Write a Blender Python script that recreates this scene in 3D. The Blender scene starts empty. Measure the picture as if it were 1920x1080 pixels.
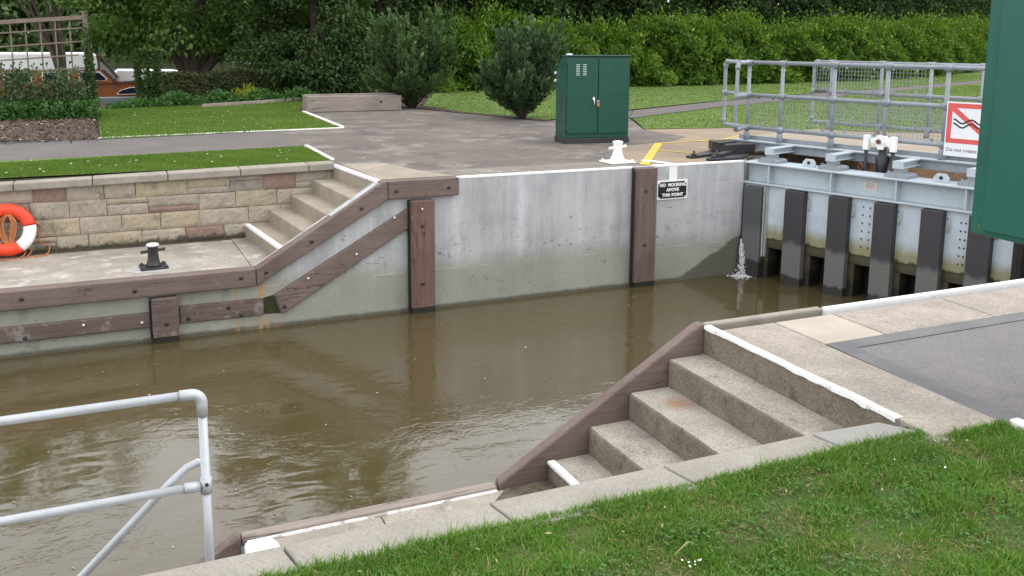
import bpy, bmesh, math, random
import numpy as np
from mathutils import Vector, Matrix
R = math.radians
random.seed(7)
rng = np.random.default_rng(11)
S = bpy.context.scene
C = S.collection

# ------------------------------------------------------------------ camera, sky, sun, exposure
cam = bpy.data.cameras.new('camera')
camo = bpy.data.objects.new('camera', cam); C.objects.link(camo)
camo.matrix_world = Matrix(((0.91512, 0.060027, -0.398688, 0.0),
                            (-0.403125, 0.152804, -0.902298, -9.9951),
                            (0.0067586, 0.986432, 0.164032, 3.16), (0, 0, 0, 1)))
cam.lens = 32.246; cam.sensor_width = 36.0; cam.sensor_fit = 'HORIZONTAL'
cam.shift_y = -0.09375
cam.clip_start = 0.05; cam.clip_end = 2000
S.camera = camo
W = bpy.data.worlds.new('World'); S.world = W; W.use_nodes = True
nt = W.node_tree; nt.nodes.clear()
wo = nt.nodes.new('ShaderNodeOutputWorld'); bg = nt.nodes.new('ShaderNodeBackground')
sk = nt.nodes.new('ShaderNodeTexSky'); sk.sky_type = 'NISHITA'; sk.sun_disc = False
SUN_EL, SUN_AZ = 56, 118           # azimuth clockwise from +y
sk.sun_elevation = R(SUN_EL); sk.sun_rotation = R(SUN_AZ); sk.air_density = 1.0; sk.dust_density = 1.0
hs = nt.nodes.new('ShaderNodeHueSaturation'); hs.inputs['Saturation'].default_value = 0.22
hs.inputs['Value'].default_value = 1.0
tint = nt.nodes.new('ShaderNodeMix'); tint.data_type = 'RGBA'; tint.blend_type = 'MULTIPLY'; tint.inputs[0].default_value = 1
tint.inputs[7].default_value = (1.0, .975, 1.02, 1)
nt.links.new(sk.outputs[0], hs.inputs['Color']); nt.links.new(hs.outputs[0], tint.inputs[6]); # overcast: even out the clear-sky gradient
gm = nt.nodes.new('ShaderNodeGamma'); gm.inputs['Gamma'].default_value = 0.2
ov = nt.nodes.new('ShaderNodeVectorMath'); ov.operation = 'SCALE'; ov.inputs['Scale'].default_value = 6.5
nt.links.new(tint.outputs[2], gm.inputs['Color']); nt.links.new(gm.outputs[0], ov.inputs[0]); nt.links.new(ov.outputs[0], bg.inputs['Color'])
bg.inputs['Strength'].default_value = 0.15
nt.links.new(bg.outputs[0], wo.inputs['Surface'])
sl = bpy.data.lights.new('sun', 'SUN'); sl.energy = 0.5; sl.angle = R(25); sl.color = (1, .97, .92)
so = bpy.data.objects.new('sun', sl); C.objects.link(so)
sd = Vector((math.sin(R(SUN_AZ)) * math.cos(R(SUN_EL)), math.cos(R(SUN_AZ)) * math.cos(R(SUN_EL)), math.sin(R(SUN_EL))))
so.rotation_euler = sd.to_track_quat('Z', 'Y').to_euler(); so.location = (0, 0, 40)
S.view_settings.view_transform = 'Standard'; S.view_settings.look = 'None'
S.view_settings.exposure = 0.78; S.view_settings.gamma = 1.0

# ------------------------------------------------------------------ helpers
def tag(o, label=None, cat=None, group=None, kind=None):
    if label: o['label'] = label
    if cat: o['category'] = cat
    if group: o['group'] = group
    if kind: o['kind'] = kind
    return o

def thing(name, loc, label, cat, rz=0, group=None):
    o = bpy.data.objects.new(name, None); C.objects.link(o)
    o.empty_display_size = 0.2
    o.location = loc; o.rotation_euler = (0, 0, rz)
    o['_l'] = 1; del o['_l']
    return tag(o, label, cat, group)

class MB:
    """collects shapes (world coordinates unless local=True) and links them as one mesh"""
    def __init__(s): s.v = []; s.f = []; s.m = []; s.sm = []
    def add(s, vs, fs, m=0, smooth=False):
        b = len(s.v); s.v += [tuple(x) for x in vs]
        s.b = b; s.more(fs, m, smooth)
        return s
    def more(s, fs, m=0, smooth=False):
        for f in fs: s.f.append([i + s.b for i in f]); s.m.append(m); s.sm.append(smooth)
        return s
    def box(s, x0, x1, y0, y1, z0, z1, m=0, T=None):
        vs = [(x, y, z) for z in (z0, z1) for y in (y0, y1) for x in (x0, x1)]
        if T: vs = [T @ Vector(v) for v in vs]
        return s.add(vs, [(0, 2, 3, 1), (4, 5, 7, 6), (0, 1, 5, 4), (2, 6, 7, 3), (0, 4, 6, 2), (1, 3, 7, 5)], m)
    def prism(s, poly, axis, a, b, m=0, T=None, smooth=False):
        # poly in the two other axes (x,z for axis y; y,z for x; x,y for z)
        def P(p, t):
            v = (t, p[0], p[1]) if axis == 'x' else (p[0], t, p[1]) if axis == 'y' else (p[0], p[1], t)
            return T @ Vector(v) if T else v
        n = len(poly)
        vs = [P(p, a) for p in poly] + [P(p, b) for p in poly]
        fs = [list(range(n)), list(range(2 * n - 1, n - 1, -1))]
        s.add(vs, fs, m)
        return s.more([[i, i + n, (i + 1) % n + n, (i + 1) % n] for i in range(n)], m, smooth)
    def tube(s, path, r, seg=8, m=0, caps=True, smooth=True):
        path = [Vector(p) for p in path]; n = len(path)
        rs = r if hasattr(r, '__len__') else [r] * n
        vs = []; up = None
        for i, p in enumerate(path):
            t = (path[min(i + 1, n - 1)] - path[max(i - 1, 0)]).normalized()
            if up is None: up = t.orthogonal().normalized()
            up = (up - t * up.dot(t)).normalized(); bi = t.cross(up)
            for k in range(seg):
                a = 2 * math.pi * k / seg
                vs.append(p + (up * math.cos(a) + bi * math.sin(a)) * rs[i])
        fs = [[i * seg + k, i * seg + (k + 1) % seg, (i + 1) * seg + (k + 1) % seg, (i + 1) * seg + k] for i in range(n - 1) for k in range(seg)]
        s.add(vs, fs, m, smooth)
        if caps: s.more([list(range(seg - 1, -1, -1)), list(range((n - 1) * seg, n * seg))], m)
        return s
    def cyl(s, p, q, r, seg=12, m=0): return s.tube([p, q], r, seg, m)
    def lathe(s, prof, c, seg=24, m=0, smooth=True):
        vs = [(c[0] + r * math.cos(2 * math.pi * k / seg), c[1] + r * math.sin(2 * math.pi * k / seg), c[2] + z) for r, z in prof for k in range(seg)]
        n = len(prof)
        s.add(vs, [[i * seg + k, i * seg + (k + 1) % seg, (i + 1) * seg + (k + 1) % seg, (i + 1) * seg + k] for i in range(n - 1) for k in range(seg)], m, smooth)
        return s.more([list(range(seg - 1, -1, -1)), list(range((n - 1) * seg, n * seg))], m)
    def poly(s, pts, m=0): return s.add(pts, [list(range(len(pts)))], m)
    def build(s, name, mats, parent=None, bevel=0, local=False, bseg=2, tri=False):
        if not isinstance(mats, (list, tuple)): mats = [mats]
        me = bpy.data.meshes.new(name)
        vs = s.v
        if parent is not None and not local:
            Mi = parent_matrix(parent).inverted(); vs = [Mi @ Vector(v) for v in vs]
        me.from_pydata([tuple(v) for v in vs], [], s.f)
        for i, p in enumerate(me.polygons): p.material_index = s.m[i]; p.use_smooth = s.sm[i]
        for m in mats: me.materials.append(m)
        bm = bmesh.new(); bm.from_mesh(me)
        if tri: bmesh.ops.triangulate(bm, faces=bm.faces)
        bmesh.ops.recalc_face_normals(bm, faces=bm.faces)
        bm.to_mesh(me); bm.free()
        o = bpy.data.objects.new(name, me); C.objects.link(o)
        if parent is not None: o.parent = parent
        if bevel:
            b = o.modifiers.new('bevel', 'BEVEL'); b.width = bevel; b.segments = bseg; b.limit_method = 'ANGLE'; b.angle_limit = R(40)
        return o

def parent_matrix(o):
    m = Matrix.LocRotScale(o.location, o.rotation_euler, o.scale)
    return parent_matrix(o.parent) @ m if o.parent else m

def rawmesh(name, verts, tris, mat, parent=None, rnd=None, smooth=False):
    verts = np.asarray(verts, np.float32)
    if parent is not None:
        Mi = np.array(parent_matrix(parent).inverted()); verts = verts @ Mi[:3, :3].T.astype(np.float32) + Mi[:3, 3].astype(np.float32)
    me = bpy.data.meshes.new(name)
    nv, nf = len(verts), len(tris)
    me.vertices.add(nv); me.vertices.foreach_set('co', verts.astype(np.float32).ravel())
    me.loops.add(nf * 3); me.loops.foreach_set('vertex_index', np.asarray(tris, np.int32).ravel())
    me.polygons.add(nf); me.polygons.foreach_set('loop_start', np.arange(0, nf * 3, 3, dtype=np.int32))
    me.polygons.foreach_set('loop_total', np.full(nf, 3, np.int32))
    if smooth: me.polygons.foreach_set('use_smooth', np.ones(nf, bool))
    me.update(calc_edges=True)
    if rnd is not None:
        a = me.attributes.new('rnd', 'FLOAT', 'POINT'); a.data.foreach_set('value', np.asarray(rnd, np.float32))
    me.materials.append(mat)
    o = bpy.data.objects.new(name, me); C.objects.link(o)
    if parent is not None: o.parent = parent
    return o

def unit(a): return a / (np.linalg.norm(a, axis=-1, keepdims=True) + 1e-9)
def leaves(name, P, D, N, L, Wd, mat, parent=None, rnd=None):
    """kite leaves folded on the midrib: P base, D axis, N normal"""
    n = len(P); D = unit(D); X = unit(np.cross(D, N)); N = np.cross(X, D)
    L = np.broadcast_to(np.asarray(L), (n,))[:, None]; Wd = np.broadcast_to(np.asarray(Wd), (n,))[:, None]
    b = P; t = P + D * L; m = P + D * L * .45 + N * Wd * .22
    l = m - X * Wd * .5; r_ = m + X * Wd * .5
    V = np.stack([b, l, t, r_], 1).reshape(-1, 3)
    i = np.arange(n)[:, None] * 4
    T = np.concatenate([i + np.array([[0, 2, 1]]), i + np.array([[0, 3, 2]])], 0)
    if rnd is None: rnd = rng.random(n)
    return rawmesh(name, V, T, mat, parent, np.repeat(rnd, 4))

def rdir(n): return unit(rng.normal(size=(n, 3)))

# ------------------------------------------------------------------ materials
def lin(r, g, b):
    f = lambda c: (c / 255 / 12.92) if c / 255 <= .04045 else ((c / 255 + .055) / 1.055) ** 2.4
    return (f(r), f(g), f(b), 1)
class NB:
    def __init__(s, name):
        s.m = bpy.data.materials.new(name); s.m.use_nodes = True; s.t = s.m.node_tree; s.n = s.t.nodes
        s.b = s.n['Principled BSDF']; s.out = s.n['Material Output']; s._pos = None
    def L(s, a, b): s.t.links.new(a, b)
    def node(s, typ, **k):
        x = s.n.new(typ)
        for a, b in k.items(): setattr(x, a, b)
        return x
    def pos(s, obj=True, scale=None):
        tc = s.node('ShaderNodeTexCoord').outputs['Object'] if obj else s.node('ShaderNodeNewGeometry').outputs['Position']
        if scale:
            mp = s.node('ShaderNodeMapping'); mp.inputs['Scale'].default_value = scale; s.L(tc, mp.inputs['Vector']); return mp.outputs[0]
        return tc
    def noise(s, vec, scale, detail=5, rough=.6, dist=0):
        x = s.node('ShaderNodeTexNoise'); x.inputs['Scale'].default_value = scale; x.inputs['Detail'].default_value = detail
        x.inputs['Roughness'].default_value = rough; x.inputs['Distortion'].default_value = dist; s.L(vec, x.inputs['Vector']); return x.outputs['Fac']
    def rng(s, fac, a, b, c=0., d=1.):
        x = s.node('ShaderNodeMapRange'); x.inputs[1].default_value = a; x.inputs[2].default_value = b
        x.inputs[3].default_value = c; x.inputs[4].default_value = d; s.L(fac, x.inputs[0]); return x.outputs[0]
    def mix(s, fac, a, b, mode='MIX'):
        x = s.node('ShaderNodeMix', data_type='RGBA', blend_type=mode)
        for i, v in ((0, fac), (6, a), (7, b)):
            if hasattr(v, 'is_output'): s.L(v, x.inputs[i])
            else: x.inputs[i].default_value = v
        return x.outputs[2]
    def math(s, op, a, b=0.):
        x = s.node('ShaderNodeMath', operation=op)
        for i, v in ((0, a), (1, b)):
            if hasattr(v, 'is_output'): s.L(v, x.inputs[i])
            else: x.inputs[i].default_value = v
        return x.outputs[0]
    def bump(s, h, strength=.3, dist=.01, chain=None):
        x = s.node('ShaderNodeBump'); x.inputs['Strength'].default_value = strength; x.inputs['Distance'].default_value = dist
        s.L(h, x.inputs['Height'])
        if chain: s.L(chain, x.inputs['Normal'])
        return x.outputs[0]
    def xyz(s, vec):
        x = s.node('ShaderNodeSeparateXYZ'); s.L(vec, x.inputs[0]); return x.outputs

DIM = dict(quay_concrete=.76, edge_slab=.84, pale_slab=.74, step_concrete=.80, step_concrete_rusty=.80, far_step_concrete=.85, near_coping=.66, cement_slab=.72,
           asphalt=.78, tar_band=1.0, tan_concrete=.72, yard_tarmac=.84, yard_edge=.82, path_tarmac=.74, grey_steel=.72, galvanised=.82, stone_cream=.80, stone_buff=.80,
           stone_ochre=.80, stone_grey=.82, stone_red=.95, coping_stone=.82, step_riser=.95, old_wood=.85, deck=.75, soil=.8)
def surf(name, c1, c2, scale=3, rough=.8, fine=60, fineamt=.25, bumps=.35, bdist=.004, blotch=None, streak=None, metal=0, obj=True, speck=None, spec=.4, rustat=None, foot=None):
    """weathered surface: two colours by large noise, fine grain, optional blotches (colour, scale, lo, hi), vertical streaks, specks"""
    dim = DIM.get(name, 1.); sc_ = lambda c: tuple(v * dim for v in c[:3]) + (1,)
    c1, c2 = sc_(c1), sc_(c2)
    if blotch: blotch = [(sc_(b[0]),) + b[1:] for b in blotch]
    k = NB(name); p = k.pos(obj)
    n = k.noise(p, scale, 6, .62); col = k.mix(k.rng(n, .35, .65), c1, c2)
    g = k.noise(p, fine, 3, .7)
    dark = k.rng(g, .25, .75, 1 - fineamt, 1 + fineamt)
    cc = k.node('ShaderNodeCombineColor'); [k.L(dark, cc.inputs[i]) for i in range(3)]
    col = k.mix(1., col, cc.outputs[0], 'MULTIPLY')
    if blotch:
        for (bc, bs, lo, hi) in blotch:
            col = k.mix(k.rng(k.noise(p, bs, 6, .7), lo, hi), col, bc)
    if streak:
        sc, ss, lo, hi = streak
        q = k.pos(obj, (ss, ss, ss * .06)); col = k.mix(k.rng(k.noise(q, 1, 5, .65), lo, hi), col, sc)
    if foot:
        gz = k.xyz(k.pos(False))[2]
        e = k.math('ADD', gz, k.math('MULTIPLY', k.math('SUBTRACT', k.noise(k.pos(False), 11, 6, .7), .5), .22))
        col = k.mix(k.rng(e, foot + .045, foot - .005, 0, .85), col, (.035, .033, .018, 1))
    if rustat:
        d = k.node('ShaderNodeVectorMath', operation='SUBTRACT'); k.L(p, d.inputs[0]); d.inputs[1].default_value = rustat
        d2 = k.node('ShaderNodeVectorMath', operation='MULTIPLY'); k.L(d.outputs[0], d2.inputs[0]); d2.inputs[1].default_value = (1, .8, .9)
        ln = k.node('ShaderNodeVectorMath', operation='LENGTH'); k.L(d2.outputs[0], ln.inputs[0])
        e = k.math('ADD', ln.outputs['Value'], k.math('MULTIPLY', k.math('SUBTRACT', k.noise(p, 16, 5, .7), .5), .18))
        col = k.mix(k.rng(e, .10, .0, 0, .8), col, (.24, .105, .045, 1))
    if speck:
        sc, ss, thr = speck
        v = k.node('ShaderNodeTexVoronoi'); v.inputs['Scale'].default_value = ss; k.L(p, v.inputs['Vector'])
        col = k.mix(k.rng(v.outputs['Distance'], thr, thr * .6), col, sc)
    k.L(col, k.b.inputs['Base Color']); k.b.inputs['Roughness'].default_value = rough; k.b.inputs['Metallic'].default_value = metal
    k.b.inputs['Specular IOR Level'].default_value = spec
    h = k.math('ADD', k.math('MULTIPLY', n, 2.), g)
    k.L(k.bump(h, bumps, bdist), k.b.inputs['Normal'])
    return k.m

def timbermat(name, c1, c2, gr, vert=False, pale=.64):
    k = NB(name); p = k.pos(False)
    n = k.noise(p, 1.7, 5, .6); col = k.mix(k.rng(n, .3, .7), c1, c2)
    gs = k.noise(k.pos(False, (45, 45, 1.6) if vert else (1.6, 45, 45)), 1, 5, .65, .4)
    col = k.mix(k.rng(gs, .45, .70, 0, .55), col, gr)
    col = k.mix(k.rng(k.noise(p, 6, 6, .7), pale, pale + .1, 0, .8), col, G(.24, .215, .20))
    col = k.mix(k.rng(k.noise(k.pos(False, (4, 4, 9) if vert else (9, 4, 4)), 1, 5, .7), .64, .72, 0, .8), col, G(.04, .03, .026))
    ck = k.noise(k.pos(False, (7, 7, .7) if vert else (.7, 9, 9)), 1, 4, .6, .6)
    col = k.mix(k.math('MULTIPLY', k.rng(k.math('ABSOLUTE', k.math('SUBTRACT', ck, .5)), .010, .003, 0, .8), k.rng(k.noise(p, 1.1, 2), .48, .58)), col, G(.02, .015, .013))
    k.L(col, k.b.inputs['Base Color']); k.b.inputs['Roughness'].default_value = .75; k.b.inputs['Specular IOR Level'].default_value = .3
    k.L(k.bump(k.math('ADD', gs, k.noise(p, 60, 3)), .5, .004), k.b.inputs['Normal']); return k.m
def leafmat(name, c1, c2, c3=None, trans=.3, gloss=.35, rough=.45):
    k = NB(name)
    at = k.node('ShaderNodeAttribute', attribute_name='rnd')
    cr = k.node('ShaderNodeValToRGB'); k.L(at.outputs['Fac'], cr.inputs[0])
    cr.color_ramp.elements[0].color = c1; cr.color_ramp.elements[1].color = c2
    if c3: e = cr.color_ramp.elements.new(.9); e.color = c2; cr.color_ramp.elements[2].color = c3
    k.L(cr.outputs[0], k.b.inputs['Base Color']); k.b.inputs['Roughness'].default_value = rough
    k.b.inputs['Specular IOR Level'].default_value = gloss
    tr = k.node('ShaderNodeBsdfTranslucent'); k.L(k.mix(1., cr.outputs[0], (1.3, 1.4, .7, 1), 'MULTIPLY'), tr.inputs['Color'])
    mx = k.node('ShaderNodeMixShader'); mx.inputs[0].default_value = trans
    k.L(k.b.outputs[0], mx.inputs[1]); k.L(tr.outputs[0], mx.inputs[2]); k.L(mx.outputs[0], k.out.inputs['Surface'])
    return k.m

G = lambda r, g, b: (r, g, b, 1)
M = {}
M['white'] = surf('white_paint', G(.8, .8, .79), G(.7, .7, .69), 4, .6, 40, .06, .2, .002, blotch=[(G(.40, .37, .33), 16, .62, .68)])
M['wornwhite'] = surf('worn_white_paint', G(.62, .60, .57), G(.52, .50, .47), 6, .8, 90, .2, .3, .002, blotch=[(G(.27, .245, .215), 12, .47, .56)])
M['whitesheet'] = surf('white_sign', G(.72, .74, .77), G(.68, .7, .74), 3, .35, 60, .03, .05)
M['galv'] = surf('galvanised', G(.50, .53, .56), G(.44, .47, .50), 9, .36, 60, .06, .1, .001, metal=.2, spec=.6)
M['galvpaint'] = surf('grey_steel', G(.34, .38, .42), G(.28, .31, .35), 9, .45, 60, .08, .1, .001, spec=.45)
M['gatepaint'] = surf('gate_grey', G(.44, .50, .54), G(.38, .44, .48), 2.5, .5, 50, .06, .1, .001, blotch=[(G(.25, .28, .27), 5, .62, .8)], streak=(G(.26, .29, .28), 9, .6, .78), spec=.4)
M['green'] = surf('green_paint', G(.007, .064, .042), G(.005, .053, .036), 5, .42, 200, .08, .08, .0008, spec=.35, blotch=[(G(.03, .13, .09), 40, .72, .8)])
M['greenbox'] = surf('green_paint_faded', G(.012, .105, .076), G(.009, .088, .063), 2, .42, 160, .1, .1, .001, spec=.35, blotch=[(G(.006, .05, .035), 24, .73, .8)])
M['black'] = surf('black_iron', G(.018, .019, .022), G(.03, .03, .034), 8, .45, 70, .2, .25, .002, spec=.45)
M['blacksign'] = surf('black_sign', G(.01, .01, .012), G(.014, .014, .016), 8, .5, 70, .1, .05)
M['dark'] = surf('dark_recess', G(.012, .012, .010), G(.02, .018, .014), 4, .7, 50, .3, .3)
M['yellow'] = surf('yellow_line', G(.68, .43, .045), G(.55, .36, .06), 6, .75, 50, .12, .2, .002, blotch=[(G(.3, .23, .13), 14, .6, .72)])
M['timber'] = surf('recycled_timber', G(.135, .088, .076), G(.185, .125, .108), 5, .62, 90, .22, .4, .002, streak=(G(.085, .055, .048), 10, .55, .75), blotch=[(G(.24, .2, .18), 7, .66, .8)])
M['timber'] = timbermat('weathered_timber', G(.125, .088, .078), G(.18, .138, .122), G(.075, .052, .046))
M['fendervert'] = timbermat('weathered_fender', G(.115, .078, .068), G(.165, .12, .104), G(.068, .046, .04), True)
M['timberlow'] = timbermat('wet_timber', G(.10, .07, .063), G(.15, .112, .10), G(.058, .042, .038), False, .56)
M['oldwood'] = timbermat('old_wood', G(.22, .185, .16), G(.29, .25, .22), G(.12, .095, .08), False, .68)
M['trellis'] = surf('trellis_wood', G(.20, .16, .13), G(.14, .11, .085), 6, .85, 60, .2, .4, .003)
M['stone_base'] = surf('mortar', G(.17, .135, .095), G(.11, .09, .065), 6, .95, 60, .3, .5)
stone_cols = [((.47, .41, .325), (.36, .315, .25)), ((.43, .385, .315), (.33, .295, .24)), ((.48, .405, .29), (.38, .325, .235)), ((.27, .18, .145), (.23, .155, .125)), ((.33, .30, .245), (.25, .23, .19))]
M['stones'] = [surf('stone_%s' % n, G(*a), G(*b), 7, .9, 110, .28, .7, .008, blotch=[(G(.15, .135, .11), 4, .56, .74)], speck=(G(.08, .06, .045), 55, .12), foot=.745)
               for n, (a, b) in zip(('cream', 'buff', 'ochre', 'red', 'grey'), stone_cols)]
M['coping'] = surf('coping_stone', G(.36, .325, .27), G(.27, .245, .205), 5, .9, 110, .22, .5, .004, blotch=[(G(.16, .145, .125), 6, .62, .78)])
M['nearcoping'] = surf('near_coping', G(.43, .40, .345), G(.35, .325, .28), 3.5, .9, 110, .24, .35, .002, blotch=[(G(.24, .21, .17), 9, .6, .78)], speck=(G(.25, .2, .14), 30, .06))
M['newslab'] = surf('cement_slab', G(.37, .365, .335), G(.33, .32, .295), 4, .9, 170, .12, .25, .002)
M['quay'] = surf('quay_concrete', G(.42, .375, .315), G(.30, .27, .23), 2.6, .9, 90, .38, .5, .004, blotch=[(G(.58, .55, .51), 4, .54, .66), (G(.15, .125, .10), 9, .60, .74)], speck=(G(.12, .1, .08), 26, .07))
M['slab'] = surf('edge_slab', G(.40, .35, .295), G(.29, .255, .22), 3.2, .9, 90, .42, .6, .004, blotch=[(G(.19, .17, .145), 7, .6, .74), (G(.5, .45, .38), 10, .64, .72)])
M['paleslab'] = surf('pale_slab', G(.55, .475, .40), G(.47, .405, .34), 3.2, .9, 130, .16, .4, .003)
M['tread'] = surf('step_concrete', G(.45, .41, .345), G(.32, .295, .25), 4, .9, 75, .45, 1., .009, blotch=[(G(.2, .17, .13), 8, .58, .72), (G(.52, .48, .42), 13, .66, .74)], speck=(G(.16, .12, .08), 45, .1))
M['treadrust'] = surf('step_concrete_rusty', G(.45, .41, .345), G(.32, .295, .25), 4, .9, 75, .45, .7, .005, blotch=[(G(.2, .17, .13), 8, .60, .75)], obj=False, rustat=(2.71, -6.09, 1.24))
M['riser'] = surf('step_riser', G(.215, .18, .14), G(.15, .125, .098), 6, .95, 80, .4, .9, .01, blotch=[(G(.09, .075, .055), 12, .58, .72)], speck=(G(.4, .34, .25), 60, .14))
M['fartread'] = surf('far_step_concrete', G(.36, .31, .24), G(.27, .235, .185), 4, .9, 110, .25, .5, .004, blotch=[(G(.17, .145, .11), 8, .62, .76)])
M['rust'] = surf('rust_stain', G(.17, .075, .045), G(.11, .055, .04), 14, .9, 90, .3, .3)
M['asphalt'] = surf('asphalt', G(.215, .205, .207), G(.18, .173, .176), 1.6, .9, 130, .45, .8, .004, blotch=[(G(.26, .235, .215), 2.2, .55, .72)], speck=(G(.3, .28, .25), 70, .1))
M['tar'] = surf('tar_band', G(.115, .115, .12), G(.15, .148, .15), 4, .85, 190, .3, .7, .004)
M['yard'] = surf('yard_tarmac', G(.165, .140, .122), G(.12, .104, .093), 1.1, .9, 55, .5, .6, .004, blotch=[(G(.24, .215, .19), 1.7, .52, .64), (G(.085, .076, .07), 2.3, .56, .68), (G(.36, .33, .30), 5.5, .64, .70)])
M['yardedge'] = surf('yard_edge', G(.25, .225, .195), G(.19, .172, .15), 2.2, .9, 120, .3, .6, .004, blotch=[(G(.115, .105, .095), 3.4, .54, .66), (G(.48, .46, .43), 6, .60, .66)])
M['tan'] = surf('tan_concrete', G(.37, .29, .20), G(.29, .23, .165), 1.4, .9, 110, .22, .5, .004, blotch=[(G(.2, .165, .13), 2.5, .62, .76)])
M['path'] = surf('path_tarmac', G(.175, .155, .148), G(.14, .125, .12), 1.5, .9, 80, .35, .6, .004)
M['soil'] = surf('soil', G(.115, .08, .062), G(.07, .05, .04), 5, 1, 40, .5, 1, .03, speck=(G(.25, .2, .15), 30, .12))
M['lawn'] = surf('lawn', G(.085, .14, .024), G(.11, .165, .035), 1.6, 1, 90, .4, .8, .01, blotch=[(G(.15, .15, .05), 1.1, .60, .78)])
M['nearlawn'] = surf('near_lawn', G(.05, .10, .016), G(.085, .095, .03), 7, 1, 120, .5, 1, .01)
M['bank'] = surf('bank_earth', G(.05, .045, .025), G(.03, .035, .018), 3, 1, 30, .4, .8, .02)
M['deckplate'] = surf('deck', G(.42, .36, .28), G(.36, .31, .25), 3, .85, 120, .2, .4, .002)
M['upwall'] = surf('upstream_wall', G(.26, .16, .095), G(.17, .115, .08), 2, .9, 60, .3, .5, .01, streak=(G(.09, .06, .045), 5, .5, .7))
M['orange'] = surf('ring_orange', G(.72, .055, .018), G(.62, .05, .018), 6, .5, 90, .08, .2, .002)
M['rope'] = surf('orange_rope', G(.50, .17, .055), G(.36, .13, .05), 30, .9, 90, .3, .4)
M['red'] = surf('sign_red', G(.62, .10, .095), G(.56, .085, .08), 4, .4, 60, .04, .05)
M['hull'] = surf('varnished_mahogany', G(.36, .125, .03), G(.27, .09, .022), 2.5, .25, 30, .2, .1, .001, spec=.6, streak=None)
M['mahogany'] = surf('dark_mahogany', G(.10, .025, .014), G(.08, .02, .012), 4, .3, 30, .2, .1, .001, spec=.6)
M['boatwhite'] = surf('boat_white', G(.86, .86, .87), G(.82, .82, .84), 2, .35, 30, .03, .05)
M['boatgrey'] = surf('boat_grey', G(.36, .41, .47), G(.3, .35, .41), 2, .4, 30, .05, .05)
M['bark'] = surf('bark', G(.07, .055, .042), G(.045, .036, .028), 6, .95, 30, .35, 1, .02)
M['louvre'] = surf('louvre_metal', G(.33, .42, .38), G(.28, .37, .33), 20, .5, 60, .06, .05)
M['brass'] = surf('brass', G(.36, .25, .09), G(.28, .2, .08), 20, .4, 60, .1, .1, .001, metal=.7)
M['steel'] = surf('bright_steel', G(.72, .74, .76), G(.64, .66, .68), 20, .3, 60, .06, .05, .001, metal=.4)
def glassmat():
    k = NB('dark_glass'); k.b.inputs['Base Color'].default_value = (.02, .025, .03, 1); k.b.inputs['Roughness'].default_value = .05; return k.m
M['glass'] = glassmat()

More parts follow.
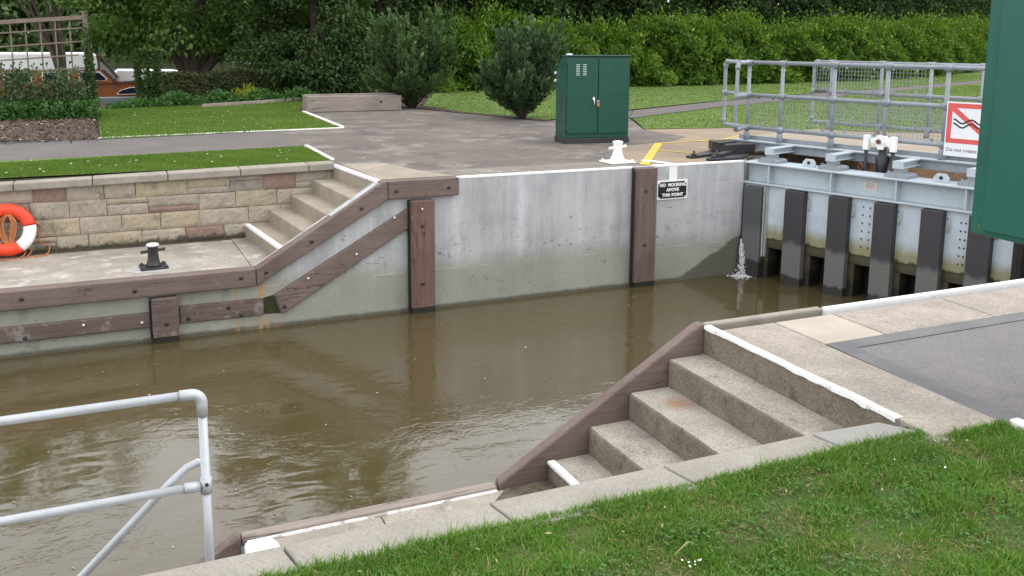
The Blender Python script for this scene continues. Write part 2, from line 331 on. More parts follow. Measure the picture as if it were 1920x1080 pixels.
M['paleglass'] = surf('pale_glass', G(.30, .34, .36), G(.24, .28, .30), 3, .12, 30, .05, .02, spec=.7)
def wallmat():
    k = NB('lock_wall_concrete'); p = k.pos(False); x, y, z = k.xyz(p)
    n = k.noise(p, 1.6, 6, .6); col = k.mix(k.rng(n, .35, .65), G(.315, .325, .335), G(.41, .42, .43))
    q = k.pos(False, (5, 5, .35)); st = k.noise(q, 1, 6, .65)
    col = k.mix(k.rng(st, .52, .70, 0, .65), col, G(.53, .54, .56))
    col = k.mix(k.rng(st, .47, .30, 0, .65), col, G(.23, .235, .24))
    # silt-tinted lower part, with the old water line
    zn = k.math('ADD', z, k.math('MULTIPLY', k.math('SUBTRACT', k.noise(p, 2.2, 4), .5), .22))
    low = k.rng(zn, .66, .46)
    col = k.mix(k.math('MULTIPLY', low, .85), col, k.mix(k.rng(n, .3, .7), G(.215, .225, .18), G(.28, .285, .23)))
    line = k.math('MULTIPLY', k.rng(k.math('ABSOLUTE', k.math('SUBTRACT', z, .475)), .012, .004), k.rng(k.noise(p, 3, 4), .48, .6))
    col = k.mix(k.math('MULTIPLY', line, .5), col, G(.48, .47, .43))
    # dark wet foot, and weed specks in the band above the old line
    col = k.mix(k.rng(k.math('ADD', z, k.math('MULTIPLY', k.noise(p, 9, 4), .05)), .085, .05), col, G(.09, .085, .06))
    q2 = k.pos(False, (13, 13, 26)); sp = k.noise(q2, 1, 4, .7, 1.2)
    band = k.math('MULTIPLY', k.rng(z, .55, .62), k.rng(z, .86, .74))
    pm = k.rng(k.noise(k.pos(False, (1.3, 1.3, 2)), 1, 3), .46, .62)
    col = k.mix(k.math('MULTIPLY', k.math('MULTIPLY', k.rng(sp, .585, .63), band), pm), col, G(.06, .05, .03))
    sp2 = k.noise(k.pos(False, (9, 9, 16)), 1, 3, .7, 2.0)
    col = k.mix(k.math('MULTIPLY', k.rng(sp2, .655, .69), k.rng(z, 1.25, .9)), col, G(.06, .055, .035))
    cr = k.noise(k.pos(False, (2.2, 2.2, 1.2)), 1, 6, .6, 2.5); col = k.mix(k.rng(k.math('ABSOLUTE', k.math('SUBTRACT', cr, .5)), .008, .002, 0, .35), col, G(.16, .16, .15))
    col = k.mix(k.rng(k.noise(k.pos(False, (1.1, 1.1, 14)), 1, 5, .6), .60, .70, 0, .3), col, G(.22, .22, .21))
    # wet patch fed by the leak beside the gate
    wl = k.math('ADD', z, k.math('MULTIPLY', k.math('SUBTRACT', k.noise(p, 5, 5), .5), .16))
    wet = k.rng(k.math('SUBTRACT', k.math('MULTIPLY', k.math('SUBTRACT', x, 6.78), .52), wl), -.015, .02)
    wet = k.math('MULTIPLY', wet, k.rng(x, 6.6, 6.9)); wet = k.math('MULTIPLY', wet, k.rng(wl, .60, .55))
    col = k.mix(wet, col, G(.115, .112, .09))
    # rust running down the low quay face, and green slime in its corner
    rx = k.math('MULTIPLY', k.rng(x, 1.12, 1.2), k.rng(x, 1.66, 1.60)); rx = k.math('MULTIPLY', rx, k.rng(z, .55, .48))
    rs = k.noise(k.pos(False, (16, 16, .8)), 1, 4, .6)
    col = k.mix(k.math('MULTIPLY', rx, k.rng(rs, .47, .62, 0, .85)), col, G(.42, .22, .075))
    lw = k.math('MULTIPLY', k.rng(x, 1.9, 1.6), k.rng(z, .40, .50)); dn = k.noise(k.pos(False, (3, 3, 1)), 1, 5, .6)
    col = k.mix(k.math('MULTIPLY', k.math('MULTIPLY', k.rng(x, 1.42, 1.34), k.rng(z, .70, .45)), k.rng(dn, .58, .7, 0, .6)), col, G(.12, .12, .085))
    g = k.noise(p, 90, 3, .7); dk = k.rng(g, .25, .75, .88, 1.12)
    cc = k.node('ShaderNodeCombineColor'); [k.L(dk, cc.inputs[i]) for i in range(3)]
    col = k.mix(1., col, cc.outputs[0], 'MULTIPLY')
    k.L(col, k.b.inputs['Base Color'])
    k.L(k.rng(wet, 0, 1, .8, .35), k.b.inputs['Roughness'])
    k.L(k.bump(k.math('ADD', n, k.math('MULTIPLY', g, .4)), .3, .006), k.b.inputs['Normal'])
    return k.m
M['wall'] = wallmat()

def watermat(name, col, ripple=1., fine=1.):
    k = NB(name); p = k.pos(False)
    c = k.mix(k.rng(k.noise(p, .35, 4), .35, .65), col, tuple(x * 1.12 for x in col[:3]) + (1,))
    k.L(c, k.b.inputs['Base Color']); k.b.inputs['Roughness'].default_value = .04; k.b.inputs['IOR'].default_value = 1.62
    k.b.inputs['Specular IOR Level'].default_value = .5
    a = k.noise(k.pos(False, (1.5, 2.6, 1)), 1.0, 2, .5, .6)
    b = k.noise(k.pos(False, (5.5, 9, 1)), 1.0, 3, .55, .8)
    f = k.noise(k.pos(False, (20, 28, 1)), 1.0, 2, .5, .4)
    patch = k.rng(k.noise(k.pos(False, (.5, .8, 1)), 1, 3), .42, .62, .06, 1.5)
    h = k.math('ADD', k.math('MULTIPLY', a, .034 * ripple), k.math('MULTIPLY', k.math('ADD', k.math('MULTIPLY', b, .020 * ripple), k.math('MULTIPLY', f, .0032 * fine)), patch))
    k.L(k.bump(h, 1., 1.), k.b.inputs['Normal'])
    return k.m
M['water'] = watermat('canal_water', G(.064, .050, .023), .17, .35)
M['river'] = watermat('river_water', G(.07, .07, .05), .5, .6)

def gateskin(name, top, low, wet, z0, z1, zw):
    """steel or plank below the water's reach: silt band then dark weed at the foot"""
    k = NB(name); p = k.pos(False); x, y, z = k.xyz(p)
    n = k.noise(p, 4, 5); zz = k.math('ADD', z, k.math('MULTIPLY', k.math('SUBTRACT', k.noise(k.pos(False, (9, 9, 3)), 1, 5, .65), .5), .2))
    col = k.mix(k.rng(n, .3, .7), top, tuple(v * .82 for v in top[:3]) + (1,))
    col = k.mix(k.rng(zz, z1, z0), col, low)
    col = k.mix(k.rng(zz, zw + .03, zw), col, wet)
    g = k.noise(p, 70, 3, .7); dk = k.rng(g, .25, .75, .9, 1.1)
    cc = k.node('ShaderNodeCombineColor'); [k.L(dk, cc.inputs[i]) for i in range(3)]
    k.L(k.mix(1., col, cc.outputs[0], 'MULTIPLY'), k.b.inputs['Base Color']); k.b.inputs['Roughness'].default_value = .55
    k.L(k.bump(g, .2, .003), k.b.inputs['Normal']); return k.m
M['skin'] = gateskin('gate_skin', G(.50, .57, .63), G(.26, .25, .14), G(.07, .06, .025), .64, .78, .55)
M['plank'] = gateskin('gate_plank', G(.038, .036, .042), G(.125, .122, .12), G(.028, .026, .024), .52, .60, .10)
M['plankpale'] = gateskin('gate_plank_pale', G(.070, .074, .080), G(.11, .11, .11), G(.025, .024, .022), .60, .75, .22)
M['lowframe'] = gateskin('gate_low_frame', G(.075, .07, .03), G(.05, .045, .025), G(.02, .018, .012), .45, .5, .2)

LF = {}
LF['laurel'] = leafmat('laurel_leaf', G(.034, .085, .010), G(.145, .245, .024), G(.30, .40, .06), .35, .25, .5)
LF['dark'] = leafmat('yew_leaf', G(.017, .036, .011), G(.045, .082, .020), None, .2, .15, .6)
LF['tree'] = leafmat('tree_leaf', G(.040, .084, .018), G(.10, .18, .038), G(.19, .28, .07), .4, .2, .6)
LF['light'] = leafmat('light_leaf', G(.05, .11, .02), G(.11, .19, .04), G(.16, .25, .06), .4, .3, .5)
LF['ivy'] = leafmat('ivy_leaf', G(.024, .050, .016), G(.060, .105, .028), G(.13, .17, .055), .25, .2, .6)
LF['juniper'] = leafmat('juniper_spray', G(.030, .062, .022), G(.095, .155, .055), G(.19, .27, .10), .15, .15, .7)
LF['juniper2'] = leafmat('juniper_spray_dark', G(.026, .055, .024), G(.085, .138, .062), G(.17, .24, .11), .15, .15, .7)
LF['beech'] = leafmat('beech_leaf', G(.03, .05, .015), G(.08, .085, .03), G(.17, .09, .045), .25, .35, .5)
LF['euph'] = leafmat('euphorbia_leaf', G(.09, .16, .02), G(.30, .34, .03), G(.42, .42, .04), .3, .3, .5)
LF['rose'] = leafmat('rose_leaf', G(.025, .055, .018), G(.05, .10, .03), G(.12, .15, .08), .25, .4, .5)
LF['ground'] = leafmat('ground_plant_leaf', G(.03, .085, .02), G(.06, .15, .035), None, .3, .3, .5)
LF['far'] = leafmat('far_leaf', G(.06, .11, .038), G(.11, .18, .06), G(.17, .25, .085), .3, .3, .6)
LF['grass'] = leafmat('grass_blade', G(.085, .185, .030), G(.15, .28, .05), G(.33, .33, .14), .45, .2, .6)
LF['farGrass'] = leafmat('far_grass_blade', G(.075, .150, .026), G(.135, .205, .045), G(.24, .23, .10), .45, .1, .8)
#SETTING
H1, H2 = .69, 1.563

# ------------------------------------------------------------------ ground, roads, water
def sheet(name, polys, z, mat, label, kind='structure', bottom=None):
    b = MB()
    for P in polys:
        if bottom is None: b.poly([(x, y, z) for x, y in P])
        else: b.prism(P, 'z', bottom, z)
    return tag(b.build(name, mat, tri=True), label, name.replace('_', ' '), None, kind)

GZ = 1.545                                   # top of the earth under lawns and paving
sheet('ground', [[(-400, -300), (400, -300), (400, 600), (-400, 600)]], -1.2, M['bank'], 'earth bed under the lock and the river')
sheet('ground', [[(-40, 1.75), (-40, 14.6), (1.2, 14.6), (3.4, 16.5), (6, 24), (14, 60), (120, 90), (120, .45), (8.62, .45), (8.62, .62), (2.95, .62), (2.95, 1.75)]], GZ, M['bank'], 'earth bank behind the far lock wall', bottom=-1.19)
sheet('ground', [[(-40, -7.3), (3.08, -7.3), (3.08, -5.95), (6.2, -5.95), (6.2, -6.75), (60, -6.75), (60, -60), (-40, -60)]], GZ, M['bank'], 'earth bank under the near lawn and tarmac', bottom=-1.19)
sheet('ground', [[(-400, 96), (5, 96), (5, 500), (-400, 500)]], 1.4, M['lawn'], 'grassy far bank across the river', bottom=-1.19)
sheet('water', [[(-40, -5.9), (9.4, -5.9), (9.4, .2), (-40, .2)]], 0.0, M['water'], 'murky brown water in the lock chamber')
sheet('water', [[(8.0, -6.9), (60, -6.9), (60, .45), (8.0, .45), (8.35, 0), (9.35, -3.3)]], 0.72, M['water'], 'brown water above the lock gate')
sheet('river', [[(-400, 14), (14, 14), (14, 97), (-400, 97)]], 0.55, M['river'], 'dark river behind the lawn and hedge')

Z1 = H2 + .004
# far side paving and grass
sheet('path', [[(-14, 2.6), (2.67, 3.74), (2.62, 3.9), (2.62, 6.15), (-.11, 5.74), (-14, 4.6)]], H2, M['path'], 'narrow grey tarmac path between the two lawns')
YARD = [(2.62, 1.78), (2.9, .62), (6.3, .62), (6.9, 2.0), (8.3, 2.4), (8.9, 2.9), (8.9, 4.25), (9.9, 6.45), (11.12, 8.3), (7.9, 6.35), (7.04, 8.86), (6.6, 10.2), (6.4, 10.7), (3.95, 10.7), (3.9, 6.35), (2.62, 6.15), (2.62, 3.9), (2.72, 2.05)]
sheet('yard', [YARD], H2, M['yard'], 'brown grey tarmac yard around the green cabinet')
sheet('yard', [[(2.86, .06), (6.35, .06), (6.35, .62), (2.86, .62)]], H2, M['yardedge'], 'worn pale tarmac edge strip along the far wall')
sheet('yard', [[(6.35, .06), (7.85, .06), (8.5, .5), (13, .5), (14, 1.6), (11.4, 3.2), (10.55, 3.96), (8.9, 4.25), (8.9, 2.9), (8.3, 2.4), (6.9, 2.0), (6.3, .62)]], H2, M['tan'], 'tan concrete apron beside the lock gate')
sheet('path', [[(9.9, 6.43), (13.8, 8.63), (32.7, 16.5), (70, 30), (70, 33.5), (25.9, 14.6), (19.2, 12.1), (15, 10.35), (11.15, 8.3)]], H2, M['path'], 'tarmac path leading off across the lawn below the laurels')
lawn_far = [[(-14, 1.7), (2.62, 1.8), (2.72, 2.05), (2.67, 3.70), (-14, 2.56)],
            [(-.12, 5.79), (3.86, 6.40), (3.9, 10.65), (4.9, 14.3), (1.2, 14.4), (-.2, 12.6)],
            [(7.95, 6.5), (11.0, 8.42), (15, 10.45), (19.2, 12.2), (25.9, 14.7), (70, 33.6), (70, 60), (10, 18.5), (6.8, 11.2), (7.1, 8.9)],
            [(8.95, 4.30), (10.55, 4.0), (11.4, 3.25), (14, 1.65), (60, 1.0), (70, 29.8), (32.7, 16.4), (13.8, 8.53), (9.95, 6.35)]]
for P, t in zip(lawn_far, ('narrow strip of lawn behind the stone wall coping', 'lawn between the path and the clipped hedge', 'lawn in front of the laurel hedge', 'lawn between the gate apron and the far path')):
    sheet('lawn', [P], Z1, M['lawn'], t)
sheet('flower_bed', [[(-14, 4.66), (-.13, 5.79), (-.28, 9.4), (-.2, 12.6), (-14, 14.3)]], Z1 + .03, M['soil'], 'bare brown flower bed in front of the trellis')
sheet('flower_bed', [[(-.15, 12.6), (1.2, 12.9), (4.4, 13.2), (6.5, 10.8), (7.05, 8.85), (7.9, 6.35), (8.15, 6.5), (7.25, 9.1), (7.0, 11.2), (10, 18.7), (40, 27), (40, 30), (8, 22), (4, 16.6), (1.2, 14.6), (-.15, 14.6)]], Z1 + .006, M['soil'], 'dark leaf littered soil strip under hedge and shrubs')
# white painted edging kerbs
def kerb(label, a, b, w=.05, h=.03, mat='white'):
    a = Vector((*a, 0)); b = Vector((*b, 0)); d = (b - a).normalized(); nn = Vector((-d.y, d.x, 0)) * w / 2
    m = MB(); m.prism([(a + nn)[:2], (b + nn)[:2], (b - nn)[:2], (a - nn)[:2]], 'z', H2 - .02, H2 + h)
    return tag(m.build('kerb', M[mat], bevel=.006), label, 'kerb', None, 'structure')
kerb('thin white edging between the flower bed lawn and path', (-14, 4.63), (3.90, 6.37), .032, .014)
kerb('white edging along the yard end of the upper lawn', (3.88, 6.42), (3.93, 10.2), .07, .03)
kerb('white edging along the yard end of the lower lawn', (2.69, 3.72), (2.69, 2.0), .065, .025)
# near side paving
def slabs(name, rects, mats, z0, z1, label):
    b = MB()
    for i, (P, m) in enumerate(rects): b.prism(P, 'z', z0, z1, m)
    return tag(b.build(name, mats, bevel=.006), label, name.replace('_', ' '), None, 'structure')
g = .005
slabs('pavement', [([(3.06, -5.95), (3.445 - g, -5.95), (3.445 - g, -6.36), (3.42, -7.475), (3.035, -7.475)], 0),
                   ([(3.445 + g, -5.95), (3.88 - g, -5.95), (3.88 - g, -6.36), (3.445 + g, -6.36)], 1),
                   ([(3.88 + g, -5.95), (4.76 - g, -5.95), (4.74 - g, -6.36), (3.88 + g, -6.36)], 0),
                   ([(4.76 + g, -5.95), (6.2, -5.95), (6.2, -6.36), (4.74 + g, -6.36)], 0)], [M['slab'], M['paleslab']], 1.3, H2, 'weathered concrete slabs along the near lock edge')
sheet('asphalt', [[(3.45, -6.362), (6.2, -6.362), (6.2, -6.8), (40, -6.8), (40, -40), (3.40, -40), (3.40, -7.6)]], H2 - .005, M['asphalt'], 'grey asphalt beside the near lock steps')
sheet('asphalt', [[(3.45, -6.364), (6.2, -6.364), (6.2, -6.47), (3.56, -6.47), (3.53, -7.6), (3.40, -7.6)]], H2 - .001, M['tar'], 'dark tar band along the asphalt edge')
kerb('short white kerb at the corner of the near lawn', (3.425, -7.50), (3.425, -14), .05, .035)
sheet('lawn', [[(-14, -7.40), (2.98, -7.43), (3.395, -7.478), (3.395, -20), (-14, -20)]], H2 - .006, M['nearlawn'], 'rough near lawn in front of the coping')

sheet('pavement', [[(2.70, 1.60), (2.82, .11), (3.70, .11), (3.45, .7), (3.25, 1.5)]], H2 + .004, M['fartread'], 'worn concrete pad at the head of the far steps')
# painted markings on the apron
def marking(pts, w, label):
    b = MB()
    for (x0, y0), (x1, y1) in zip(pts, pts[1:]):
        d = Vector((x1 - x0, y1 - y0)).normalized(); nx, ny = -d.y * w / 2, d.x * w / 2
        b.poly([(x0 + nx, y0 + ny, H2 + .006), (x1 + nx, y1 + ny, H2 + .006), (x1 - nx, y1 - ny, H2 + .006), (x0 - nx, y0 - ny, H2 + .006)])
    return tag(b.build('yellow_line', M['yellow']), label, 'painted line', None, 'structure')
marking([(6.35, .13), (7.92, 2.22)], .12, 'broad diagonal yellow line running from the wall edge past the white bollard')
marking([(7.93, 2.19), (9.25, 2.32), (9.9, 2.75)], .055, 'thin yellow line running to the footbridge end')
marking([(8.75, 2.24), (9.2, 1.1)], .05, 'thin yellow line branching towards the gate collar')
marking([(7.36, 1.42), (7.9, .62)], .05, 'thin yellow line ending under the black gate collar')

# ------------------------------------------------------------------ far lock wall with its timbers
lw = thing('lock_wall', (3.0, .2, 0), 'pale grey concrete lock wall opposite, stepping down at the left, with brown timbers', 'lock wall')
b = MB()
prof = [(-30, -1.15), (7.85, -1.15), (7.85, H2), (2.84, H2 - .002), (2.75, 1.54), (1.37, H1 - .01), (-30, H1 - .01)]
b.prism(prof, 'y', 0, .14)
b.box(2.9, 7.85, .14, .5, -1.1, H2 - .012)
b.build('concrete_face', M['wall'], lw)
b = MB(); b.prism([(7.853, .0), (8.25, .42), (8.6, .42), (8.6, .6), (7.853, .6)], 'z', -1.1, H2 - .006); b.build('gate_recess', M['wall'], lw)
b = MB(); b.box(8.6, 60, .35, .8, -1.1, H2 - .004); b.build('upstream_face', M['upwall'], lw)
def bolt(parent, x, z, y, r=.024, mat='black'):
    q = MB(); q.lathe([(r, 0), (r, .008), (r * .55, .010), (r * .5, .016)], (0, 0, 0), 12)
    Tm = Matrix.Translation((x, y, z)) @ Matrix.Rotation(R(90), 4, 'X')
    q.v = [Tm @ Vector(v) for v in q.v]
    return q.build('bolt', M[mat], parent)
def timber(name, poly, y0, y1, bolts, mat='timber', parent=lw):
    q = MB(); q.prism(poly, 'y', y0, y1); o = q.build(name, M[mat], parent, bevel=.012)
    for x, z, c in bolts: bolt(o, x, z, y0 - .001, .021 if c == 'black' else .015, c)
    return o
timber('rubbing_timber', [(-30, .50), (1.365, .505), (1.365, H1 + .006), (-30, H1 + .004)], -.075, .1, [(-.88, .61, 'black'), (.15, .585, 'black'), (1.21, .615, 'black'), (-1.9, .6, 'black')], 'timber')
timber('rubbing_timber', [(1.372, .508), (2.85, 1.358), (2.85, H2 + .006), (2.80, H2 + .002), (1.372, .69)], -.075, .1, [(1.475, .65, 'black'), (1.975, .95, 'black'), (2.54, 1.285, 'black')])
timber('rubbing_timber', [(2.856, 1.358), (3.71, 1.362), (3.71, H2 + .006), (2.856, H2 + .006)], -.075, .06, [(2.95, 1.455, 'black'), (3.58, 1.46, 'black')])
timber('rubbing_timber', [(-30, .165), (.285, .165), (.285, .325), (-30, .33)], -.045, .02, [(-.35, .27, 'steel'), (-.88, .2, 'black'), (.2, .23, 'steel')], 'timberlow')
timber('rubbing_timber', [(.575, .165), (1.44, .16), (1.44, .352), (.575, .357)], -.03, .02, [(.66, .215, 'black'), (1.07, .29, 'black'), (1.2, .19, 'black')], 'timberlow')
timber('rubbing_timber', [(1.635, .155), (3.095, 1.005), (3.095, 1.238), (1.56, .375)], -.05, .02, [(2.93, 1.145, 'steel'), (2.48, .757, 'steel'), (1.93, .53, 'steel'), (1.66, .24, 'black')], 'timber')
q = MB(); q.prism([(1.445, .165), (1.625, .155), (1.555, .37), (1.445, .35)], 'y', -.004, .1)
slime = surf('green_slime', G(.025, .03, .008), G(.04, .04, .012), 9, .4, 40, .3, .6, .01)
q.build('slimy_recess', slime, lw)
M['plank_low'] = gateskin('fender_timber', G(.165, .108, .092), G(.165, .108, .092), G(.02, .014, .012), .0, .01, .055)
M['fenderred'] = timbermat('reddish_fender', G(.135, .08, .066), G(.175, .112, .094), G(.065, .04, .034), True)
M['plank_red'] = surf('fender_timber_red', G(.165, .098, .080), G(.125, .075, .062), 6, .6, 90, .22, .4, .002, streak=(G(.10, .06, .052), 9, .55, .75))
def fender(x0, x1, ztop, bolts, mat, y0=-.12):
    q = MB(); q.box(x0, x1, y0, .01, .06, ztop); o = q.build('fender', M[mat], lw, bevel=.012)
    q = MB(); q.box(x0 + .004, x1 - .004, y0 + .004, .008, -.6, .058); q.build('wet_foot', M['dark'], o)
    for x, z, c in bolts: bolt(o, x, z, y0 - .001, .021 if c == 'black' else .012, c)
    # toothed strip down the upstream-facing edge
    q = MB(); n = int((ztop - .05) / .021)
    for i in range(n): q.box(x0 - .022, x0 - .002, y0 + .05, y0 + .085, .04 + i * .021, .04 + i * .021 + .012)
    q.box(x0 - .014, x0 - .003, y0 + .087, y0 + .11, .04, ztop)
    q.build('toothed_strip', M['black'], o)
fender(.298, .556, .478, [(.437, .207, 'black')], 'timberlow', -.11)
fender(3.108, 3.392, 1.332, [(3.24, 1.235, 'steel'), (3.24, 1.04, 'black'), (3.24, .354, 'black')], 'fenderred')
fender(6.10, 6.405, 1.556, [(6.23, 1.268, 'black'), (6.236, .56, 'black')], 'fendervert')
# white painted lip of the wall
q = MB(); q.box(3.715, 6.094, -.004, .05, H2 - .02, H2 + .006); q.box(6.41, 7.84, -.004, .06, H2 - .02, H2 + .006); q.build('painted_edge', M['white'], lw, bevel=.004)
q = MB(); q.box(6.652, 6.775, -.004, -.001, 1.365, H2 - .022); q.build('painted_stripe', M['white'], lw)
q = MB(); q.poly([(6.66, .062, H2 + .007), (6.78, .062, H2 + .007), (6.66, .5, H2 + .007), (6.52, .52, H2 + .007)]); q.build('painted_stripe', M['white'], lw)

# low quay slabs behind the wall
slabs('quay', [([(-30, .102), (-1.9, .102), (-1.9, 1.64), (-30, 1.64)], 0), ([(-1.89, .102), (1.345, .102), (1.312, 1.64), (-1.89, 1.64)], 0),
               ([(1.353, .102), (1.655, .102), (1.50, 1.64), (1.32, 1.64)], 0)], [M['quay']], .2, H1, 'low concrete landing quay below the stone wall')
q = MB(); q.prism([(.362 + .30 * math.cos(a * .314) * (1 + .12 * math.sin(3 * a)), .40 + .19 * math.sin(a * .314) * (1 + .1 * math.cos(2 * a))) for a in range(20)], 'z', H1 - .01, H1 + .004)
tag(q.build('cement_patch', surf('cement_patch', G(.36, .355, .34), G(.29, .285, .27), 8, .9, 90, .15, .3)), 'pale round cement patch around the black bollard', 'cement patch', None, 'structure')

# ------------------------------------------------------------------ far stone retaining wall
rw = thing('retaining_wall', (.7, 1.7, H1), 'cream random stone retaining wall with a flat coping behind the low quay', 'stone wall')
b = MB(); b.box(-30, 2.62, 1.625, 1.78, .3, 1.495); b.build('mortar_core', M['stone_base'], rw)
def stone(b, x0, x1, z0, z1, m):
    j = .0035; d = random.uniform(0, .008)
    x0 += j; x1 -= j; z0 += j; z1 -= j
    c = .008
    o = [(x0, z0), (x1, z0), (x1, z1), (x0, z1)]
    jit = lambda v: v + random.uniform(-.004, .004)
    o = [(jit(x), jit(z)) for x, z in o]
    i = [(o[0][0] + c, o[0][1] + c), (o[1][0] - c, o[1][1] + c), (o[2][0] - c, o[2][1] - c), (o[3][0] + c, o[3][1] - c)]
    nx = max(2, int((x1 - x0) / .03)); nz = max(2, int((z1 - z0) / .03))
    vs = []; 
    for a in range(nz + 1):
        for e in range(nx + 1):
            u, w = e / nx, a / nz
            x = o[0][0] * (1 - u) * (1 - w) + o[1][0] * u * (1 - w) + o[2][0] * u * w + o[3][0] * (1 - u) * w
            z = o[0][1] * (1 - u) * (1 - w) + o[1][1] * u * (1 - w) + o[2][1] * u * w + o[3][1] * (1 - u) * w
            edge = a in (0, nz) or e in (0, nx)
            y = 1.612 - d + (.010 if edge else random.uniform(-.004, .004))
            vs.append((x, y, z))
    fs = [(a * (nx + 1) + e, a * (nx + 1) + e + 1, (a + 1) * (nx + 1) + e + 1, (a + 1) * (nx + 1) + e) for a in range(nz) for e in range(nx)]
    b.add(vs, fs, m, False)
b = MB(); wz = [H1 + .005, .880, 1.085, 1.285, 1.49]
mats_w = [0, 0, 0, 1, 1, 2, 2, 3, 4]
fixed = {}
for ci in range(4):
    x = -3.4 + ci * .17 % .3
    while x < 2.6:
        w_ = random.choice([.34, .40, .43, .45, .5, .58])
        x1 = min(x + w_, 2.6); z0, z1 = wz[ci], wz[ci + 1]
        r_ = random.random(); m = random.choice(mats_w)
        if r_ < .22 and x1 - x > .2:
            zm = z0 + (z1 - z0) * random.choice([.36, .64]); stone(b, x, x1, z0, zm, random.choice(mats_w)); stone(b, x, x1, zm, z1, m)
        else: stone(b, x, x1, z0, z1, m)
        x = x1
b.build('stonework', M['stones'], rw)
xs = [-30, -3.4, -2.65, -1.83, -1.015, -.205, .615, 1.455, 2.29, 2.625]
for a, e in zip(xs, xs[1:]):
    zt = lambda x: 1.548 + .016 * max(x, -3)
    q = MB(); T = [(a + .004, zt(a) - .088), (e - .004, zt(e) - .088), (e - .004, zt(e)), (a + .004, zt(a))]
    q.prism(T, 'y', 1.53, 1.80); q.build('coping_slab', M['coping'], rw, bevel=.012)
# moss and dirt line at the foot
sheet('dirt', [[(-4, 1.545), (1.3, 1.56), (1.3, 1.63), (-4, 1.63)]], H1 + .006, surf('moss_dirt', G(.06, .05, .03), G(.10, .085, .05), 20, 1, 60, .3, .8), 'dark moss and dirt line at the foot of the stone wall')

# ------------------------------------------------------------------ far steps
fs_ = thing('stone_steps', (2.1, .8, H1), 'five worn concrete steps beside the stone wall with white painted bottom nosing', 'steps')
Lx = [1.49, 1.775, 2.055, 2.335, 2.60]; Rx = [1.652, 1.915, 2.188, 2.456, 2.768]; Zs = [.868, 1.036, 1.206, 1.382, 1.561]
for i in range(5):
    xl, xr = Lx[i], Rx[i]; xb_l, xb_r = (Lx[i + 1] + .04, Rx[i + 1] + .04) if i < 4 else (2.97, 2.97)
    q = MB(); zb = .4 if i == 0 else Zs[i - 1] - .05
    q.prism([(xl, 1.624), (xr, .104), (xb_r, .104), (xb_l, 1.624)], 'z', zb, Zs[i])
    o = q.build('step', M['fartread'], fs_, bevel=.014)
    if i in (0, 4):
        q = MB(); e = .055
        q.prism([(xl - .003, 1.615), (xr - .003, .107), (xr + e, .107), (xl + e, 1.615)], 'z', Zs[i] - .03, Zs[i] + .004)
        q.build('painted_nosing', M['white'], o, bevel=.004)

# ------------------------------------------------------------------ near lock wall, quay, steps, coping
nw = thing('lock_wall', (2.0, -5.9, 0), 'near lock wall topped by brown timbers sloping down past the steps', 'lock wall')
NZ = .822
b = MB(); b.prism([(-30, -1.15), (6.2, -1.15), (6.2, H2 - .02), (3.03, H2 - .02), (1.78, NZ - .02), (.48, NZ - .02), (-.76, .06), (-30, .06)], 'y', -5.838, -5.79); b.build('concrete_face', M['wall'], nw)
timber('edge_timber', [(3.035, 1.40), (3.9, 1.40), (3.9, H2 + .003), (3.05, H2 + .003)], -5.845, -5.79, [], 'coping', nw)
q = MB(); q.prism([(3.9, 1.46), (6.2, 1.46), (6.2, H2 + .008), (3.9, H2 + .008)], 'y', -5.868, -5.83); q.build('painted_edge', M['white'], nw, bevel=.006)
timber('stringer_timber', [(1.775, NZ - .25), (3.03, 1.15), (3.045, H2 + .01), (3.00, H2 + .004), (1.775, NZ + .03)], -5.846, -5.775, [], 'timber', nw)
timber('edge_timber', [(.46, NZ - .15), (1.768, NZ - .15), (1.768, NZ + .012), (.46, NZ + .012)], -5.838, -5.765, [], 'oldwood', nw)
timber('stringer_timber', [(-.80, -.06), (.455, NZ - .12), (.455, NZ + .026), (.43, NZ + .02), (-.80, .08)], -5.846, -5.775, [], 'timber', nw)
q = MB(); q.box(.48, 1.76, -5.872, -5.842, NZ - .1, NZ + .003); q.build('painted_edge', M['wornwhite'], nw, bevel=.006)
slabs('quay', [([(.47, -5.874), (1.12, -5.874), (1.12, -7.25), (.47, -7.25)], 0), ([(1.126, -5.874), (2.05, -5.85), (2.05, -7.25), (1.126, -7.25)], 0)], [M['quay']], .1, NZ, 'near low quay slab between the two flights of steps')
sheet('dirt', [[(1.80, -5.86), (2.045, -5.855), (2.045, -6.2), (1.98, -6.12), (1.88, -6.03), (1.80, -5.99), (1.70, -5.96)]], NZ + .004, surf('leaf_dirt', G(.06, .045, .03), G(.12, .1, .07), 20, 1, 60, .3, 1), 'dark dirt and leaves in the corner below the near steps')
ns = thing('stone_steps', (2.6, -6.5, NZ), 'near flight of rough concrete steps in the foreground beside the grass', 'steps')
Nx = [2.052, 2.294, 2.542, 2.796, 3.03]; Nz = [.93, 1.085, 1.24, 1.40, H2]
